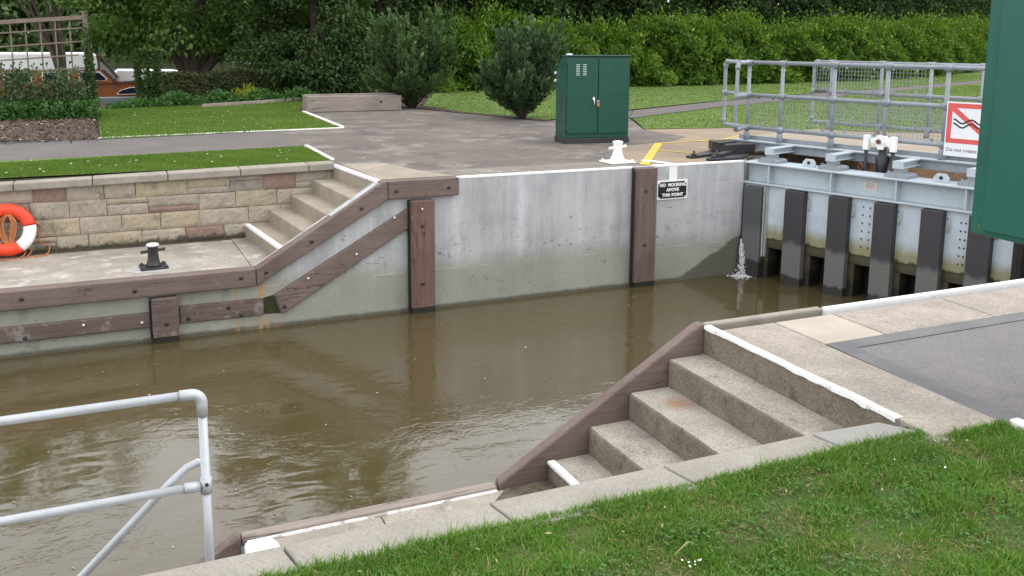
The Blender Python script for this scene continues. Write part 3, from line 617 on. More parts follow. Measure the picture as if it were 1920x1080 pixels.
for i in range(5):
    x0 = Nx[i]; x1 = Nx[i + 1] + .03 if i < 4 else 3.055
    q = MB()
    zb = Nz[i - 1] - .02 if i else .6
    # worn front edge: a wavering nosing
    n = 14; ys = np.linspace(-5.848, -7.25, n)
    wob = rng.normal(0, .0022, n)
    P = [(x0 + wob[k], ys[k]) for k in range(n)] + [(x1, ys[-1]), (x1, ys[0])]
    q.prism(P, 'z', zb, Nz[i], 0)
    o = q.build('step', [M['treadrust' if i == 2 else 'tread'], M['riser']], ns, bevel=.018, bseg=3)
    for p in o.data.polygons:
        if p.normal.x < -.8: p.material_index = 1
    if i in (0, 4):
        q = MB(); e = .05; yb = -7.22
        zz = H2 + .004 if i == 4 else Nz[0] + .004
        m_ = 12
        pts = [(x0 - .006 + wob[min(n - 1, int(k * n / m_))], -5.86 - (7.25 - 5.86) * k / m_ * (1 if i == 4 else .99)) for k in range(m_ + 1)]
        if i == 4: pts = [p for p in pts]
        P = pts + [(p[0] + e * .8 + random.uniform(-.003, .003), p[1]) for p in pts[::-1]]
        q.prism(P, 'z', zz - .006, zz)
        fr_ = []; wv_ = np.interp(np.linspace(0, 1, 61), np.linspace(0, 1, 23), np.abs(rng.normal(0, 1, 23)) ** 1.6)
        for k in range(61):
            u = k / 60; a = pts[0]; b2 = pts[-1]; xx = np.interp(u, np.linspace(0, 1, len(pts)), [p[0] for p in pts]) - .0015; yy = a[1] + (b2[1] - a[1]) * u
            fr_ += [(xx, yy, zz - .001), (xx, yy, zz - .014 - .0042 * min(wv_[k], 3) - random.uniform(0, .002))]
        q.add(fr_, [(2 * k, 2 * k + 1, 2 * k + 3, 2 * k + 2) for k in range(60)])
        q.build('painted_nosing', M['white'], o)
# lower flight running down to the left, first nosing white
ls = thing('stone_steps', (.2, -6.5, .1), 'lower near flight dropping away behind the coping, with a thick white nosing', 'steps')
for i in range(4):
    q = MB(); x1 = .468 - i * .25; q.prism([(x1 - .25, -5.85), (x1, -5.85), (x1, -7.25), (x1 - .25, -7.25)], 'z', -.3, NZ - .16 * (i + 1)); q.build('step', M['tread'], ls, bevel=.012)
q = MB(); q.prism([(.462, -5.876), (.60, -5.885), (.615, -5.95), (.60, -7.24), (.462, -7.24)], 'z', NZ - .09, NZ + .02); q.build('painted_nosing', M['white'], ls, bevel=.02)

nc = thing('retaining_wall', (1.5, -7.28, H2), 'near retaining wall with long pale coping slabs edging the foreground grass', 'coping wall')
b = MB(); b.box(-30, 2.9, -7.43, -7.255, -.5, H2 - .09); b.build('wall_core', M['riser'], nc)
cx = [-30, -1.0, -.29, .425, 1.135, 1.85, 2.57]
for a, e in zip(cx, cx[1:]):
    q = MB(); sh = .04
    q.prism([(a + .004, -7.235), (e - .004, -7.235), (e + sh - .004, -7.44), (a + sh + .004, -7.44)], 'z', H2 - .1, H2 + .004); q.build('coping_slab', M['nearcoping'], nc, bevel=.008)
q = MB(); q.prism([(2.578, -7.235), (2.92, -7.255), (3.06, -7.47), (3.06, -7.50), (2.618, -7.50)], 'z', H2 - .1, H2 + .006); q.build('coping_slab', M['newslab'], nc, bevel=.008)

# ------------------------------------------------------------------ mooring bollards
def bollard(x, y, z, s, mat, capmat, label, rz=0, wb=1.):
    t = thing('mooring_bollard', (x, y, z), label, 'bollard', rz)
    q = MB(); h = .02 * s
    q.prism([(-.18 * s * wb, -.16 * s * wb), (.18 * s * wb, -.16 * s * wb), (.18 * s * wb, .16 * s * wb), (-.18 * s * wb, .16 * s * wb)], 'z', 0, h); q.build('base_plate', M[mat], t, bevel=.005, local=True)
    q = MB(); q.lathe([(.112 * s * wb, h), (.092 * s * wb, .045 * s), (.070 * s * (wb + 1) / 2, .09 * s), (.056 * s, .15 * s), (.053 * s, .2 * s), (.058 * s, .235 * s), (.066 * s, .25 * s)], (0, 0, 0), 28); q.build('column', M[mat], t, local=True)
    q = MB(); q.lathe([(.066 * s, .25 * s), (.068 * s, .262 * s), (.061 * s, .272 * s), (.035 * s, .278 * s)], (0, 0, 0), 28); q.build('cap', M[capmat], t, local=True)
    q = MB(); q.cyl((-.128 * s, 0, .185 * s), (.128 * s, 0, .205 * s), .018 * s, 14); q.build('cross_bar', M[mat], t, local=True)
    for sx in (-1, 1):
        for sy in (-1, 1):
            q = MB(); q.lathe([(.024 * s, h), (.024 * s, h + .012 * s), (.013 * s, h + .014 * s), (.012 * s, h + .024 * s)], (sx * .145 * s * wb, sy * .12 * s * wb, 0), 8); q.build('bolt', M[mat], t, local=True)
bollard(6.135, .45, H2 + .004, 1.03, 'white', 'white', 'white painted mooring bollard with a cross bar on the far wall top', R(3))
bollard(.362, .42, H1 + .004, .97, 'black', 'white', 'black iron mooring bollard with a white top on the low quay', R(4), .80)

# ------------------------------------------------------------------ lettering
UP = Matrix.Rotation(R(90), 4, 'X')
def words(txt, size, mat, parent, y, z, ext, bold, space, x=None):
    def width(t):
        cu = bpy.data.curves.new('tmp', 'FONT'); cu.body = t; cu.size = size; cu.space_character = space
        o = bpy.data.objects.new('tmp', cu); C.objects.link(o); dg = bpy.context.evaluated_depsgraph_get(); dg.update()
        w = o.evaluated_get(dg).dimensions.x; bpy.data.objects.remove(o); return w
    tot = width(txt); x0 = -tot / 2 if x is None else x; i = 0
    for w in txt.split():
        j = txt.index(w, i); i = j + len(w)
        letters(w, size, mat, 'lettering', parent, Matrix.Translation((x0 + width(txt[:i]) - width(w), y, z)) @ UP, ext, bold, space, 'LEFT')
def letters(txt, size, mat, name, parent, place, ext=.001, bold=0, space=1.0, align='CENTER'):
    cu = bpy.data.curves.new('tmp', 'FONT'); cu.body = txt; cu.size = size; cu.extrude = ext; cu.align_x = align; cu.align_y = 'CENTER'
    cu.offset = bold; cu.space_character = space
    o = bpy.data.objects.new('tmp', cu); C.objects.link(o); dg = bpy.context.evaluated_depsgraph_get(); dg.update()
    me = bpy.data.meshes.new_from_object(o.evaluated_get(dg)); bpy.data.objects.remove(o)
    me.materials.clear(); me.materials.append(mat)
    n = bpy.data.objects.new(name, me); C.objects.link(n); n.parent = parent
    n.matrix_local = place; return n
ms = thing('mooring_sign', (6.70, -.012, 1.237), 'small black sign with white lettering about mooring fixed to the concrete wall', 'sign')
q = MB(); q.box(-.237, .237, -.004, .010, -.127, .127); q.build('white_border', M['white'], ms, local=True, bevel=.002)
q = MB(); c = .028; w_, h_ = .218, .108
q.prism([(-w_ + c, -h_), (w_ - c, -h_), (w_ - c, -h_ + c * .7), (w_, -h_ + c * .7), (w_, h_ - c * .7), (w_ - c, h_ - c * .7), (w_ - c, h_), (-w_ + c, h_), (-w_ + c, h_ - c * .7), (-w_, h_ - c * .7), (-w_, -h_ + c * .7), (-w_ + c, -h_ + c * .7)], 'y', -.008, -.003); q.build('black_panel', M['blacksign'], ms, local=True)
for t_, z_, sp in (('NO  MOORING', .064, 1.04), ('ABOVE', .0, 1.1), ('THIS POINT', -.068, 1.08)):
    words(t_, .057, M['white'], ms, -.0105, z_, .002, .0024, sp)

# ------------------------------------------------------------------ life ring and rope
lr = thing('life_ring', (-1.108, 1.50, H1 + .325), 'orange and white life ring leaning against the stone wall', 'life ring')
def ringpart(a0, a1, mat, rr=.09, name='ring_segment', n=14):
    q = MB(); path = [(.232 * math.cos(R(a)), -.0 + 0, .232 * math.sin(R(a))) for a in np.linspace(a0, a1, n)]
    # flattened section
    vs = []; seg = 16
    for a in np.linspace(a0, a1, n):
        for k in range(seg):
            ph = 2 * math.pi * k / seg; rad = .240 + .072 * math.cos(ph) * rr / .09
            vs.append((rad * math.cos(R(a)), .052 * math.sin(ph) * rr / .09, rad * math.sin(R(a))))
    fs = [[i * seg + k, i * seg + (k + 1) % seg, (i + 1) * seg + (k + 1) % seg, (i + 1) * seg + k] for i in range(n - 1) for k in range(seg)]
    q.add(vs, fs, 0, True); q.more([list(range(seg - 1, -1, -1)), list(range((n - 1) * seg, n * seg))])
    return q.build(name, M[mat], lr, local=True)
for a in (-38, 142): ringpart(a - 20, a + 46, 'white')
for a in (52, 232): ringpart(a - 43.7, a + 69.7, 'orange')
lr.rotation_euler = (R(-9), 0, R(0)); lr.scale = (.95, .95, .95)
def coil(name, parent, pts, r=.006, mat='rope'):
    q = MB(); P = []
    pts = [Vector(p) for p in pts]
    for i in range(len(pts) - 1):
        p0 = pts[max(i - 1, 0)]; p1 = pts[i]; p2 = pts[i + 1]; p3 = pts[min(i + 2, len(pts) - 1)]
        for k in range(6):
            t = k / 6; P.append(.5 * ((2 * p1) + (p2 - p0) * t + (2 * p0 - 5 * p1 + 4 * p2 - p3) * t * t + (3 * p1 - p0 - 3 * p2 + p3) * t ** 3))
    P.append(pts[-1]); q.tube(P, r, 6); return q.build(name, M[mat], parent)
ro = thing('rope', (-1.1, 1.52, H1 + .4), 'loose orange throwing rope looped through the life ring and onto the quay', 'rope')
for k in range(6):
    dx = random.uniform(-.03, .03)
    coil('rope_loop', ro, [(-1.09 + dx * .5, 1.50, H1 + .50), (-1.16 + dx, 1.475 + .006 * k, H1 + .40), (-1.13 + dx, 1.47, H1 + .22), (-1.09 + dx * .3, 1.465, H1 + .14), (-1.06 + dx, 1.47, H1 + .23), (-1.03 + dx, 1.48, H1 + .41), (-1.085 + dx * .5, 1.50, H1 + .51)], .0055)
coil('rope_tail', ro, [(-.90, 1.585, H1 + .36), (-.83, 1.59, H1 + .30), (-.80, 1.585, H1 + .24), (-.78, 1.585, H1 + .12), (-.70, 1.55, H1 + .10), (-.72, 1.50, H1 + .02), (-.82, 1.45, H1 + .008), (-.92, 1.46, H1 + .01), (-.88, 1.53, H1 + .06), (-.95, 1.56, H1 + .12)], .007)
coil('rope_tail', ro, [(-.98, 1.55, H1 + .14), (-.94, 1.5, H1 + .06), (-1.0, 1.42, H1 + .008), (-1.15, 1.38, H1 + .008), (-1.3, 1.45, H1 + .008), (-1.5, 1.4, H1 + .008)], .007)
coil('rope_tail', ro, [(-.86, 1.59, H1 + .33), (-.80, 1.588, H1 + .36), (-.77, 1.585, H1 + .30), (-.83, 1.58, H1 + .27), (-.90, 1.58, H1 + .31)], .007)

# ------------------------------------------------------------------ green equipment kiosk
ka = math.atan2(-.15, 1.052)
kc = thing('equipment_cabinet', (6.475, 2.652, H2), 'tall dark green metal cabinet with double doors and chamfered back on the tarmac', 'cabinet', ka)
KW, KD, KH = 1.062, .46, 1.345
q = MB(); q.prism([(-.012, 0), (KD + .012, 0), (KD + .012, .085), (-.012, .085)], 'x', -.012, KW + .012); q.build('plinth', M['black'], kc, local=True, bevel=.004)
q = MB(); q.prism([(0, .085), (KD, .085), (KD, 1.13), (.17, KH), (0, KH)], 'x', 0, KW); q.build('body', M['green'], kc, local=True, bevel=.008)
q = MB(); q.prism([(-.03, KH + .002), (.19, KH + .002), (.19, KH + .022), (-.03, KH + .022)], 'x', -.018, KW + .018); q.build('roof_lip', M['green'], kc, local=True, bevel=.006)
for x0, x1 in ((.022, KW / 2 - .006), (KW / 2 + .006, KW - .022)):
    q = MB(); q.box(x0, x1, -.024, -.001, .16, KH - .03)
    d = q.build('door', M['green'], kc, local=True, bevel=.005)
    if x0 < .1:
        for cxx in (.19, .30):
            q = MB(); q.box(cxx - .031, cxx + .031, -.0252, -.0242, 1.05, 1.235)
            for k in range(7): q.prism([(-.0253, 1.058 + k * .026), (-.031, 1.060 + k * .026), (-.0253, 1.070 + k * .026)], 'x', cxx - .030, cxx + .030, 1)
            q.build('louvre', [M['green'], M['louvre']], d, local=True)
        q = MB(); q.lathe([(.02, 0), (.022, .006), (.018, .016), (.006, .02)], (0, 0, 0), 14); Tm = Matrix.Translation((.455, -.0255, .70)) @ Matrix.Rotation(R(90), 4, 'X'); q.v = [Tm @ Vector(v) for v in q.v]
        q.tube([(.455, -.045, .70), (.46, -.05, .66), (.465, -.048, .60)], [.012, .010, .008], 8); q.build('handle', M['steel'], d, local=True)
        for zz in (.2, .72, 1.22):
            q = MB(); q.cyl((.010, -.028, zz), (.010, -.028, zz + .07), .008, 8); q.build('hinge', M['green'], d, local=True)
q = MB(); q.box(.505, .548, -.055, -.034, .575, .635); o = q.build('padlock', M['brass'], kc, local=True, bevel=.006)
q = MB(); q.tube([(.512, -.045, .63)] + [(.5265 + .0145 * math.cos(R(a)), -.045, .66 + .014 * math.sin(R(a))) for a in (180, 135, 90, 45, 0)] + [(.541, -.045, .63)], .0045, 8); q.build('shackle', M['steel'], o, local=True)
q = MB(); q.prism([(.455, 1.138), (.475, 1.15), (.19, 1.362), (.175, 1.352)], 'x', .03, .22); q.build('control_panel', M['whitesheet'], kc, local=True)
for zz in (1.08, .96):
    q = MB(); q.cyl((-.001, KD - .03, zz), (-.035, KD - .03, zz), .024, 14); q.build('switch_knob', M['steel'], kc, local=True)
q = MB(); q.lathe([(.05, 0), (.05, .012), (.03, .02), (.01, .022)], (.10, .13, KH + .022), 14); q.build('vent_cap', M['whitesheet'], kc, local=True)
for k in range(14):
    z_ = random.uniform(.2, 1.0); y_ = random.uniform(.02, .42); r_ = random.uniform(.003, .007)
    q = MB(); q.prism([(y_ - r_, z_ - r_), (y_ + r_, z_ - r_ * .5), (y_ + r_ * .6, z_ + r_), (y_ - r_, z_ + r_ * .6)], 'x', -.0012, -.0004); q.build('paint_chip', M['louvre'], kc, local=True)

# ------------------------------------------------------------------ big green control cabinet at the right
cc_ = thing('control_cabinet', (4.05, -7.4, H2), 'large dark green control cabinet raised on a pedestal at the right edge', 'cabinet')
fx = 3.79
q = MB(); q.box(fx, fx + .30, -7.75, -6.905, 2.25, 3.55); q.build('body', M['greenbox'], cc_, bevel=.012)
q = MB(); q.box(fx - .022, fx - .001, -7.73, -6.985, 2.28, 3.53); d = q.build('door', M['greenbox'], cc_, bevel=.008)
for k in range(7):
    y_ = -6.93 - random.random() * .05; z_ = 2.27 + random.random() * .12
    q = MB(); q.box(fx - .0012, fx - .0004, y_ - .003, y_ + .002, z_, z_ + .005); q.build('paint_chip', M['brass'], cc_)
q = MB(); q.box(fx + .06, fx + .24, -7.55, -7.37, H2 - .01, 2.249); q.build('pedestal', M['greenbox'], cc_, bevel=.01)
q = MB(); q.box(fx + .0, fx + .3, -7.61, -7.31, H2 - .01, H2 + .03); q.build('base_plate', M['black'], cc_, bevel=.004)

# ------------------------------------------------------------------ left foreground handrail
hr = thing('handrail', (.27, -6.70, NZ), 'galvanised tube handrail with a rounded corner in the left foreground', 'handrail')
ry = -6.70; zt, zm = 1.906, 1.555; px = .248; rr = .0158
q = MB(); q.tube([(px, ry, .3), (px, ry, zt - .07)], rr, 16); q.build('post', M['galv'], hr)
q = MB(); q.tube([(px - .075, ry, zt), (-6, ry, zt)], rr, 16); q.build('top_rail', M['galv'], hr)
q = MB(); q.tube([(px - .075, ry, zt)] + [(px - .036 + .036 * math.sin(R(a)), ry, zt - .036 + .036 * math.cos(R(a))) for a in (0, 15, 30, 45, 60, 75, 90)] + [(px, ry, zt - .085)], .0198, 16); q.build('elbow_fitting', M['galv'], hr)
q = MB(); q.tube([(px - .02, ry, zm), (-6, ry, zm)], rr, 16); q.build('mid_rail', M['galv'], hr)
q = MB(); q.tube([(px, ry, zm - .03), (px, ry, zm + .03)], .0205, 16); q.tube([(px - .075, ry, zm), (px - .02, ry, zm)], .0198, 16); q.build('tee_fitting', M['galv'], hr)
q = MB(); e = .05; q.tube([(px, ry + e, zm + .06), (px - .02, ry + e, zm + .07), (px - .06, ry + e, zm + .055), (px - .11, ry + e, zm + .015), (px - .55, ry + e, zm - .40), (px - 1.6, ry + e, zm - 1.38)], .0145, 14); q.build('stair_rail', M['galv'], hr)
q = MB(); q.cyl((px, ry - .03, zm + .015), (px, ry - .036, zm + .015), .007, 6); q.build('grub_screw', M['black'], hr)

# ------------------------------------------------------------------ lock gate leaf (local: x along leaf, y upstream, z up)
GA = math.atan2(-.9489, .3157)
def gate_leaf(loc, rz, Lg, label, mirror=False):
    t = thing('lock_gate', loc, label, 'lock gate', rz, 'mitre gate leaves')
    if mirror: t.scale = (1, -1, 1)
    kw = dict(local=True)
    q = MB(); q.box(.0, Lg, -.005, .36, 1.538, 1.560); q.build('top_flange', M['gatepaint'], t, bevel=.004, **kw)
    q = MB(); q.box(.0, Lg, .13, .15, 1.29, 1.537); q.build('web_plate', M['gatepaint'], t, **kw)
    q = MB(); q.box(.0, Lg, -.005, .20, 1.268, 1.288); q.build('lower_flange', M['gatepaint'], t, bevel=.004, **kw)
    for s in (.37, 1.265, 2.10, 2.905):
        if s < Lg: q = MB(); q.box(s - .008, s + .008, .012, .129, 1.29, 1.536); q.build('stiffener', M['gatepaint'], t, **kw)
    q = MB(); q.box(.02, Lg, .05, .10, .55, 1.266); q.build('skin_plate', M['skin'], t, **kw)
    q = MB(); q.box(.02, Lg, .07, .22, .42, .545); q.build('bottom_beam', M['lowframe'], t, bevel=.004, **kw)
    q = MB(); q.box(.02, Lg, .40, .46, -.9, 1.2); q.build('dark_backing', M['dark'], t, **kw)  # near-black sheet: the shade inside the gate openings is put into its colour
    F = [(.05, .325), (.672, .945), (1.285, 1.550), (1.878, 2.133), (2.447, 2.702), (2.985, 3.235)]
    for i, (a, e) in enumerate(F):
        if a > Lg - .2: continue
        q = MB(); q.box(a, e, -.055, .048, -.6, 1.255 if i else 1.235); o = q.build('fender_plank', M['plankpale' if i == 0 else 'plank'], t, bevel=.008, **kw)
        q = MB(); q.box(a + .02, e + .075, .06, .30, -.9, .418); q.build('frame_rib', M['lowframe'], t, **kw)
        if i:
            q = MB(); q.tube([(e + .008, .046, 1.17), (e + .045, .02, 1.17), (e + .045, .02, 1.02), (e + .008, .046, 1.02)], .006, 6); q.build('clip', M['skinclip'], o, **kw)
        else:
            q = MB(); q.box(e + .012, e + .024, -.02, .049, .3, 1.25); q.box(e + .04, e + .047, .0, .049, .3, 1.25); q.build('edge_strip', M['skinclip'], o, **kw)
    q = MB()
    for sx, zs in (((1.70, 1.79), np.linspace(.66, 1.16, 6)), ((2.87, 2.92), np.linspace(.66, 1.14, 6))):
        for x_ in sx:
            if x_ < Lg:
                for z_ in zs:
                    q = MB(); q.lathe([(.010, 0), (.010, .008), (.004, .010)], (0, 0, 0), 6); Tm = Matrix.Translation((x_, .049, z_)) @ Matrix.Rotation(R(90), 4, 'X'); q.v = [Tm @ Vector(v) for v in q.v]; q.build('rivet', M['black'], t, **kw)
    for s in (.875, 2.565):
        if s < Lg:
            q = MB(); q.prism([(s - .09, 1.561), (s + .09, 1.561), (s + .09, 1.615), (s + .05, 1.66), (s - .05, 1.66), (s - .09, 1.615)], 'y', .14, .17)
            o = q.build('lifting_eye', M['gatepaint'], t, bevel=.004, **kw)
            q = MB(); q.cyl((s, .138, 1.612), (s, .135, 1.612), .022, 12); q.build('eye_hole', M['dark'], o, **kw)
    for s in (.32, 1.20, 2.07, 2.93):
        if s > Lg: continue
        q = MB(); q.prism([(s - .15, 1.561), (s + .15, 1.561), (s + .15, 1.60), (s + .11, 1.615), (s - .11, 1.615), (s - .15, 1.60)], 'y', .06, .30); o = q.build('saddle_block', M['galvpaint'], t, bevel=.004, **kw)
        for bx in (-.12, .12):
            q = MB(); q.cyl((s + bx, .12, 1.606), (s + bx, .12, 1.63), .016, 6); q.build('bolt', M['galvpaint'], o, **kw)
        q = MB(); q.box(s - .055, s + .055, .10, .24, 1.616, 1.672); q.build('packing', M['galvpaint'], o, **kw)
        # short I-beam outrigger back to the walkway
        q = MB(); q.prism([(s - .06, 1.673), (s + .06, 1.673), (s + .06, 1.687), (s + .012, 1.689), (s + .012, 1.741), (s + .06, 1.743), (s + .06, 1.757), (s - .06, 1.757), (s - .06, 1.743), (s - .012, 1.741), (s - .012, 1.689), (s - .06, 1.687)], 'y', .10, .62)
        q.box(s - .065, s + .065, .085, .099, 1.668, 1.762)
        q.build('outrigger', M['gatepaint'], t, **kw)
    if not mirror:
        q = MB(); q.box(1.655, 1.815, .122, .129, 1.365, 1.468); o = q.build('rating_plate', M['plaque'], t, bevel=.006, **kw)
        q = MB()
        for k in range(4): q.box(1.672, 1.798 - .012 * (k % 2), .1195, .1215, 1.385 + k * .02, 1.391 + k * .02)
        q.build('worn_lettering', M['oldwood'], o, **kw)
    q = MB(); q.box(Lg - .06, Lg, -.03, .4, -.9, 1.53); q.build('mitre_post', M['dark'], t, bevel=.006, **kw)
    return t
M['skinclip'] = surf('pale_clip', G(.42, .47, .44), G(.34, .38, .34), 9, .5, 60, .1, .1)
M['plaque'] = surf('rating_plate', G(.62, .54, .53), G(.55, .48, .47), 20, .5, 90, .15, .1)
gate_leaf((7.85, 0, 0), GA, 3.52, 'grey steel lock gate leaf with dark upright fender planks, hinged at the far wall')
gate_leaf((7.85, -6.68, 0), -GA, 3.50, 'second grey lock gate leaf meeting the first, hinged at the near side', True)

# ------------------------------------------------------------------ footbridge on the gate
FD = Vector((.2865, -.958, 0)).normalized(); FN = Vector((.958, .2865, 0)).normalized()
fa = math.atan2(FD.y, FD.x)
fb = thing('footbridge', (8.36, .63, 1.78), 'grey steel footbridge across the gate with tube railings and wire mesh', 'footbridge', fa)
kw = dict(local=True)      # local: x along, y away from the chamber, z from deck
LB = 6.2
q = MB(); q.prism([(-.04, -.028), (.05, -.028), (.05, -.042), (.0, -.05), (.0, -.12), (.05, -.128), (.05, -.14), (-.04, -.14), (-.04, -.128), (-.012, -.12), (-.012, -.05), (-.04, -.042)], 'x', -.18, LB); q.build('front_beam', M['galvpaint'], fb, **kw)
q = MB(); q.box(-.25, LB, -.05, .17, -.026, -.014); q.build('kerb_plate', M['gatepaint'], fb, **kw)
q = MB(); q.box(-.18, LB, .08, .095, -.013, .045); q.build('toe_board', M['galvpaint'], fb, **kw)
q = MB(); q.box(-.18, LB, .10, 2.18, -.012, .006); q.build('deck', M['deckplate'], fb, **kw)
q = MB(); q.box(-.18, LB, 2.12, 2.19, -.16, -.013); q.build('back_beam', M['galvpaint'], fb, **kw)
def rail(off, S0, h, ext0, name):
    """posts, three rails, returns"""
    rb = MB()
    for s in S0:
        q = MB(); q.tube([(s, off, -.02), (s, off, h[2])], .026, 12); q.tube([(s, off, -.012), (s, off, .10), (s, off, .125)], [.045, .040, .028], 12)
        for z_ in h: q.tube([(s, off, z_ - .045), (s, off, z_ + (.045 if z_ != h[2] else .028))], .036, 12); q.tube([(s - .055, off, z_), (s + .055, off, z_)], .036, 12)
        q.build('rail_post', M['galvpaint'], fb, **kw)
    for z_ in h:
        q = MB(); q.tube([(ext0, off, z_), (LB, off, z_)], .027, 12); q.build('rail', M['galvpaint'], fb, **kw)
Hh = (.165, .628, 1.085)
rail(0, [0, .545, 1.325, 2.055, 2.80, 3.5, 4.2, 4.9, 5.6], Hh, 0, 'front')
rail(2.18, [0, .82, 1.57, 2.3, 3.0, 3.7, 4.4, 5.1, 5.8], (.115, .605, 1.065), -.31, 'back')
def endloop(p0, p1, h):
    p0 = Vector(p0); p1 = Vector(p1); d = (p1 - p0)
    q = MB(); z0, z1 = h[0], h[2]; c = .05
    dn = d.normalized()
    q.tube([p0 + Vector((0, 0, z1)), p1 + Vector((0, 0, z1)) - dn * c, p1 + Vector((0, 0, z1 - .015)) - dn * .015, p1 + Vector((0, 0, z1 - c)), p1 + Vector((0, 0, z0 + c)), p1 + Vector((0, 0, z0 + .015)) - dn * .015, p1 + Vector((0, 0, z0)) - dn * c, p0 + Vector((0, 0, z0))], .027, 12)
    q.tube([p0 + Vector((0, 0, h[1])), p1 + Vector((0, 0, h[1]))], .027, 12)
    for z_ in (z0, z1):
        q.tube([p1 + Vector((0, 0, z_)) - dn * .09, p1 + Vector((0, 0, z_)) - dn * .03], .036, 12)
        q.tube([p1 + Vector((0, 0, z_ + (.09 if z_ == z0 else -.09))), p1 + Vector((0, 0, z_ + (.03 if z_ == z0 else -.03)))], .036, 12)
    q.tube([p1 + Vector((0, 0, h[1] - .04)), p1 + Vector((0, 0, h[1] + .04))], .036, 12)
    q.build('end_loop', M['galvpaint'], fb, **kw)
def toloc(x, y): v = Vector((x - 8.36, y - .63, 0)); return (v.dot(FD), v.dot(FN), 0)
endloop((0, 0, 0), toloc(7.94, .35), Hh); endloop((0, 0, 0), toloc(8.39, 1.22), Hh)
endloop((0, 2.18, 0), (-.31, 2.18, 0), (.115, .605, 1.065))
def meshpanel(off, s0, s1, z0, z1):
    q = MB(); w = .0022; st = .05
    n = int((s1 - s0) / st); m_ = int((z1 - z0) / st)
    for i in range(n + 1): x = s0 + (s1 - s0) * i / n; q.box(x - w, x + w, off - w, off + w, z0, z1)
    for i in range(m_ + 1): z = z0 + (z1 - z0) * i / m_; q.box(s0, s1, off - w + .005, off + w + .005, z - w, z + w)
    for s in np.linspace(s0 + .12, s1 - .12, 2):
        for z in (z0 + .01, z1 - .01): q.box(s - .012, s + .012, off - .012, off + .012, z - .02, z + .02)
    q.build('mesh_panel', M['galvpaint'], fb, **kw)
for a, e in zip([0, .545, 1.325, 2.055, 2.80, 3.5], [.545, 1.325, 2.055, 2.80, 3.5, 4.2]): meshpanel(.045, a + .04, e - .04, .20, .60)
for a, e in zip([0, .82, 1.57], [.82, 1.57, 2.3]): meshpanel(2.13, a + .04, e - .04, .15, .57)
for a, e in zip([-.28, .1, .86], [.1, .86, 1.53]): meshpanel(2.15, a + .04, e - .03, .64, .99)

# warning sign on the railing
wsn = thing('warning_sign', (8.36, .63, 1.78), 'white sign with a red border and crossed out wave hung on the bridge railing', 'sign', fa)
q = MB(); q.box(2.835, 3.43, -.05, -.040, .048, .69); q.build('panel', M['whitesheet'], wsn, bevel=.003, **kw)
def strip(pts, w, y, mat, name):
    b = MB()
    L_, R_ = [], []
    for i, p in enumerate(pts):
        a = Vector(pts[max(i - 1, 0)]); c = Vector(pts[min(i + 1, len(pts) - 1)]); d = (c - a).normalized(); nn = Vector((-d.y, d.x)) * w / 2
        L_.append(Vector(p) + nn); R_.append(Vector(p) - nn)
    b.prism([tuple(v) for v in L_ + R_[::-1]], 'y', y, -.0502); return b.build(name, M[mat], wsn, **kw)
x0, x1, z0, z1 = 2.85, 3.415, .205, .675; bw = .055
q = MB()
q.box(x0, x1, -.052, -.0505, z0, z0 + bw); q.box(x0, x1, -.052, -.0505, z1 - bw, z1); q.box(x0, x0 + bw, -.052, -.0505, z0 + bw, z1 - bw); q.box(x1 - bw, x1, -.052, -.0505, z0 + bw, z1 - bw); q.build('red_border', M['red'], wsn, **kw)
wv = lambda z: [(x0 + bw + .02 + k * (x1 - x0 - 2 * bw - .04) / 24, z + .024 * math.cos(k / 24 * 4 * math.pi)) for k in range(25)]
strip(wv(.465), .017, -.0535, 'blacksign', 'wave_mark'); strip(wv(.415), .017, -.0535, 'blacksign', 'wave_mark')
strip([(x0 + bw * .8, z1 - bw * .8), (x1 - bw * .8, z0 + bw * .8)], .058, -.0526, 'red', 'red_bar')
words('Do not create wash', .063, M['blacksign'], wsn, -.0512, .125, .0006, 0, 1.0, 2.86)

# paddle gear standing behind the gate
pg = thing('paddle_gear', (8.9, -1.3, 1.5), 'white yoke and black rods of the sluice gear behind the gate', 'sluice gear', GA)
def gl(s, off, z): v = Vector((7.85, 0, 0)) + Vector((.3157, -.9489, 0)) * s + Vector((.9489, .3157, 0)) * off; v.z = z; return v
GT = Matrix.Translation((7.85, 0, 0)) @ Matrix.Rotation(GA, 4, 'Z')
q = MB()
q.prism([(1.50, 1.90), (1.57, 1.895), (1.575, 1.86), (1.70, 1.86), (1.705, 1.875), (1.78, 1.87), (1.78, 1.96), (1.74, 1.965), (1.70, 2.0), (1.60, 2.005), (1.55, 1.965), (1.50, 1.965)], 'y', .50, .54, 0, GT); q.build('yoke', M['white'], pg, bevel=.006)
for s in (1.45, 1.80):
    q = MB(); q.box(s - .035, s + .035, .48, .55, 1.81, 2.0, 0, GT); o = q.build('rod_guide', M['white'], pg, bevel=.006)
    q = MB(); q.tube([gl(s, .515, 1.82), gl(s, .515, .9)], .024, 10); q.build('rod', M['black'], pg)
q = MB(); q.box(1.61, 1.69, .47, .499, 1.83, 1.93, 0, GT); q.build('nut_block', M['white'], pg, bevel=.006)
q = MB(); q.cyl(gl(1.63, .468, 1.93), gl(1.63, .44, 1.93), .03, 10); q.build('pin', M['rust'], pg)
q = MB(); q.tube([gl(1.65, .56, 1.86), gl(1.65, .56, 1.75), gl(1.65, .56, 1.72), gl(1.65, .56, 1.6), gl(1.65, .56, .9)], [.05, .055, .085, .075, .06], 16); q.build('spindle_housing', M['black'], pg)
q = MB(); q.tube([gl(1.42, .45, 1.60) + Vector((.0, .04 * math.cos(a), .04 * math.sin(a))) for a in np.linspace(0, 6.283, 14)], .012, 6, caps=False); q.build('chain_ring', M['rust'], pg)

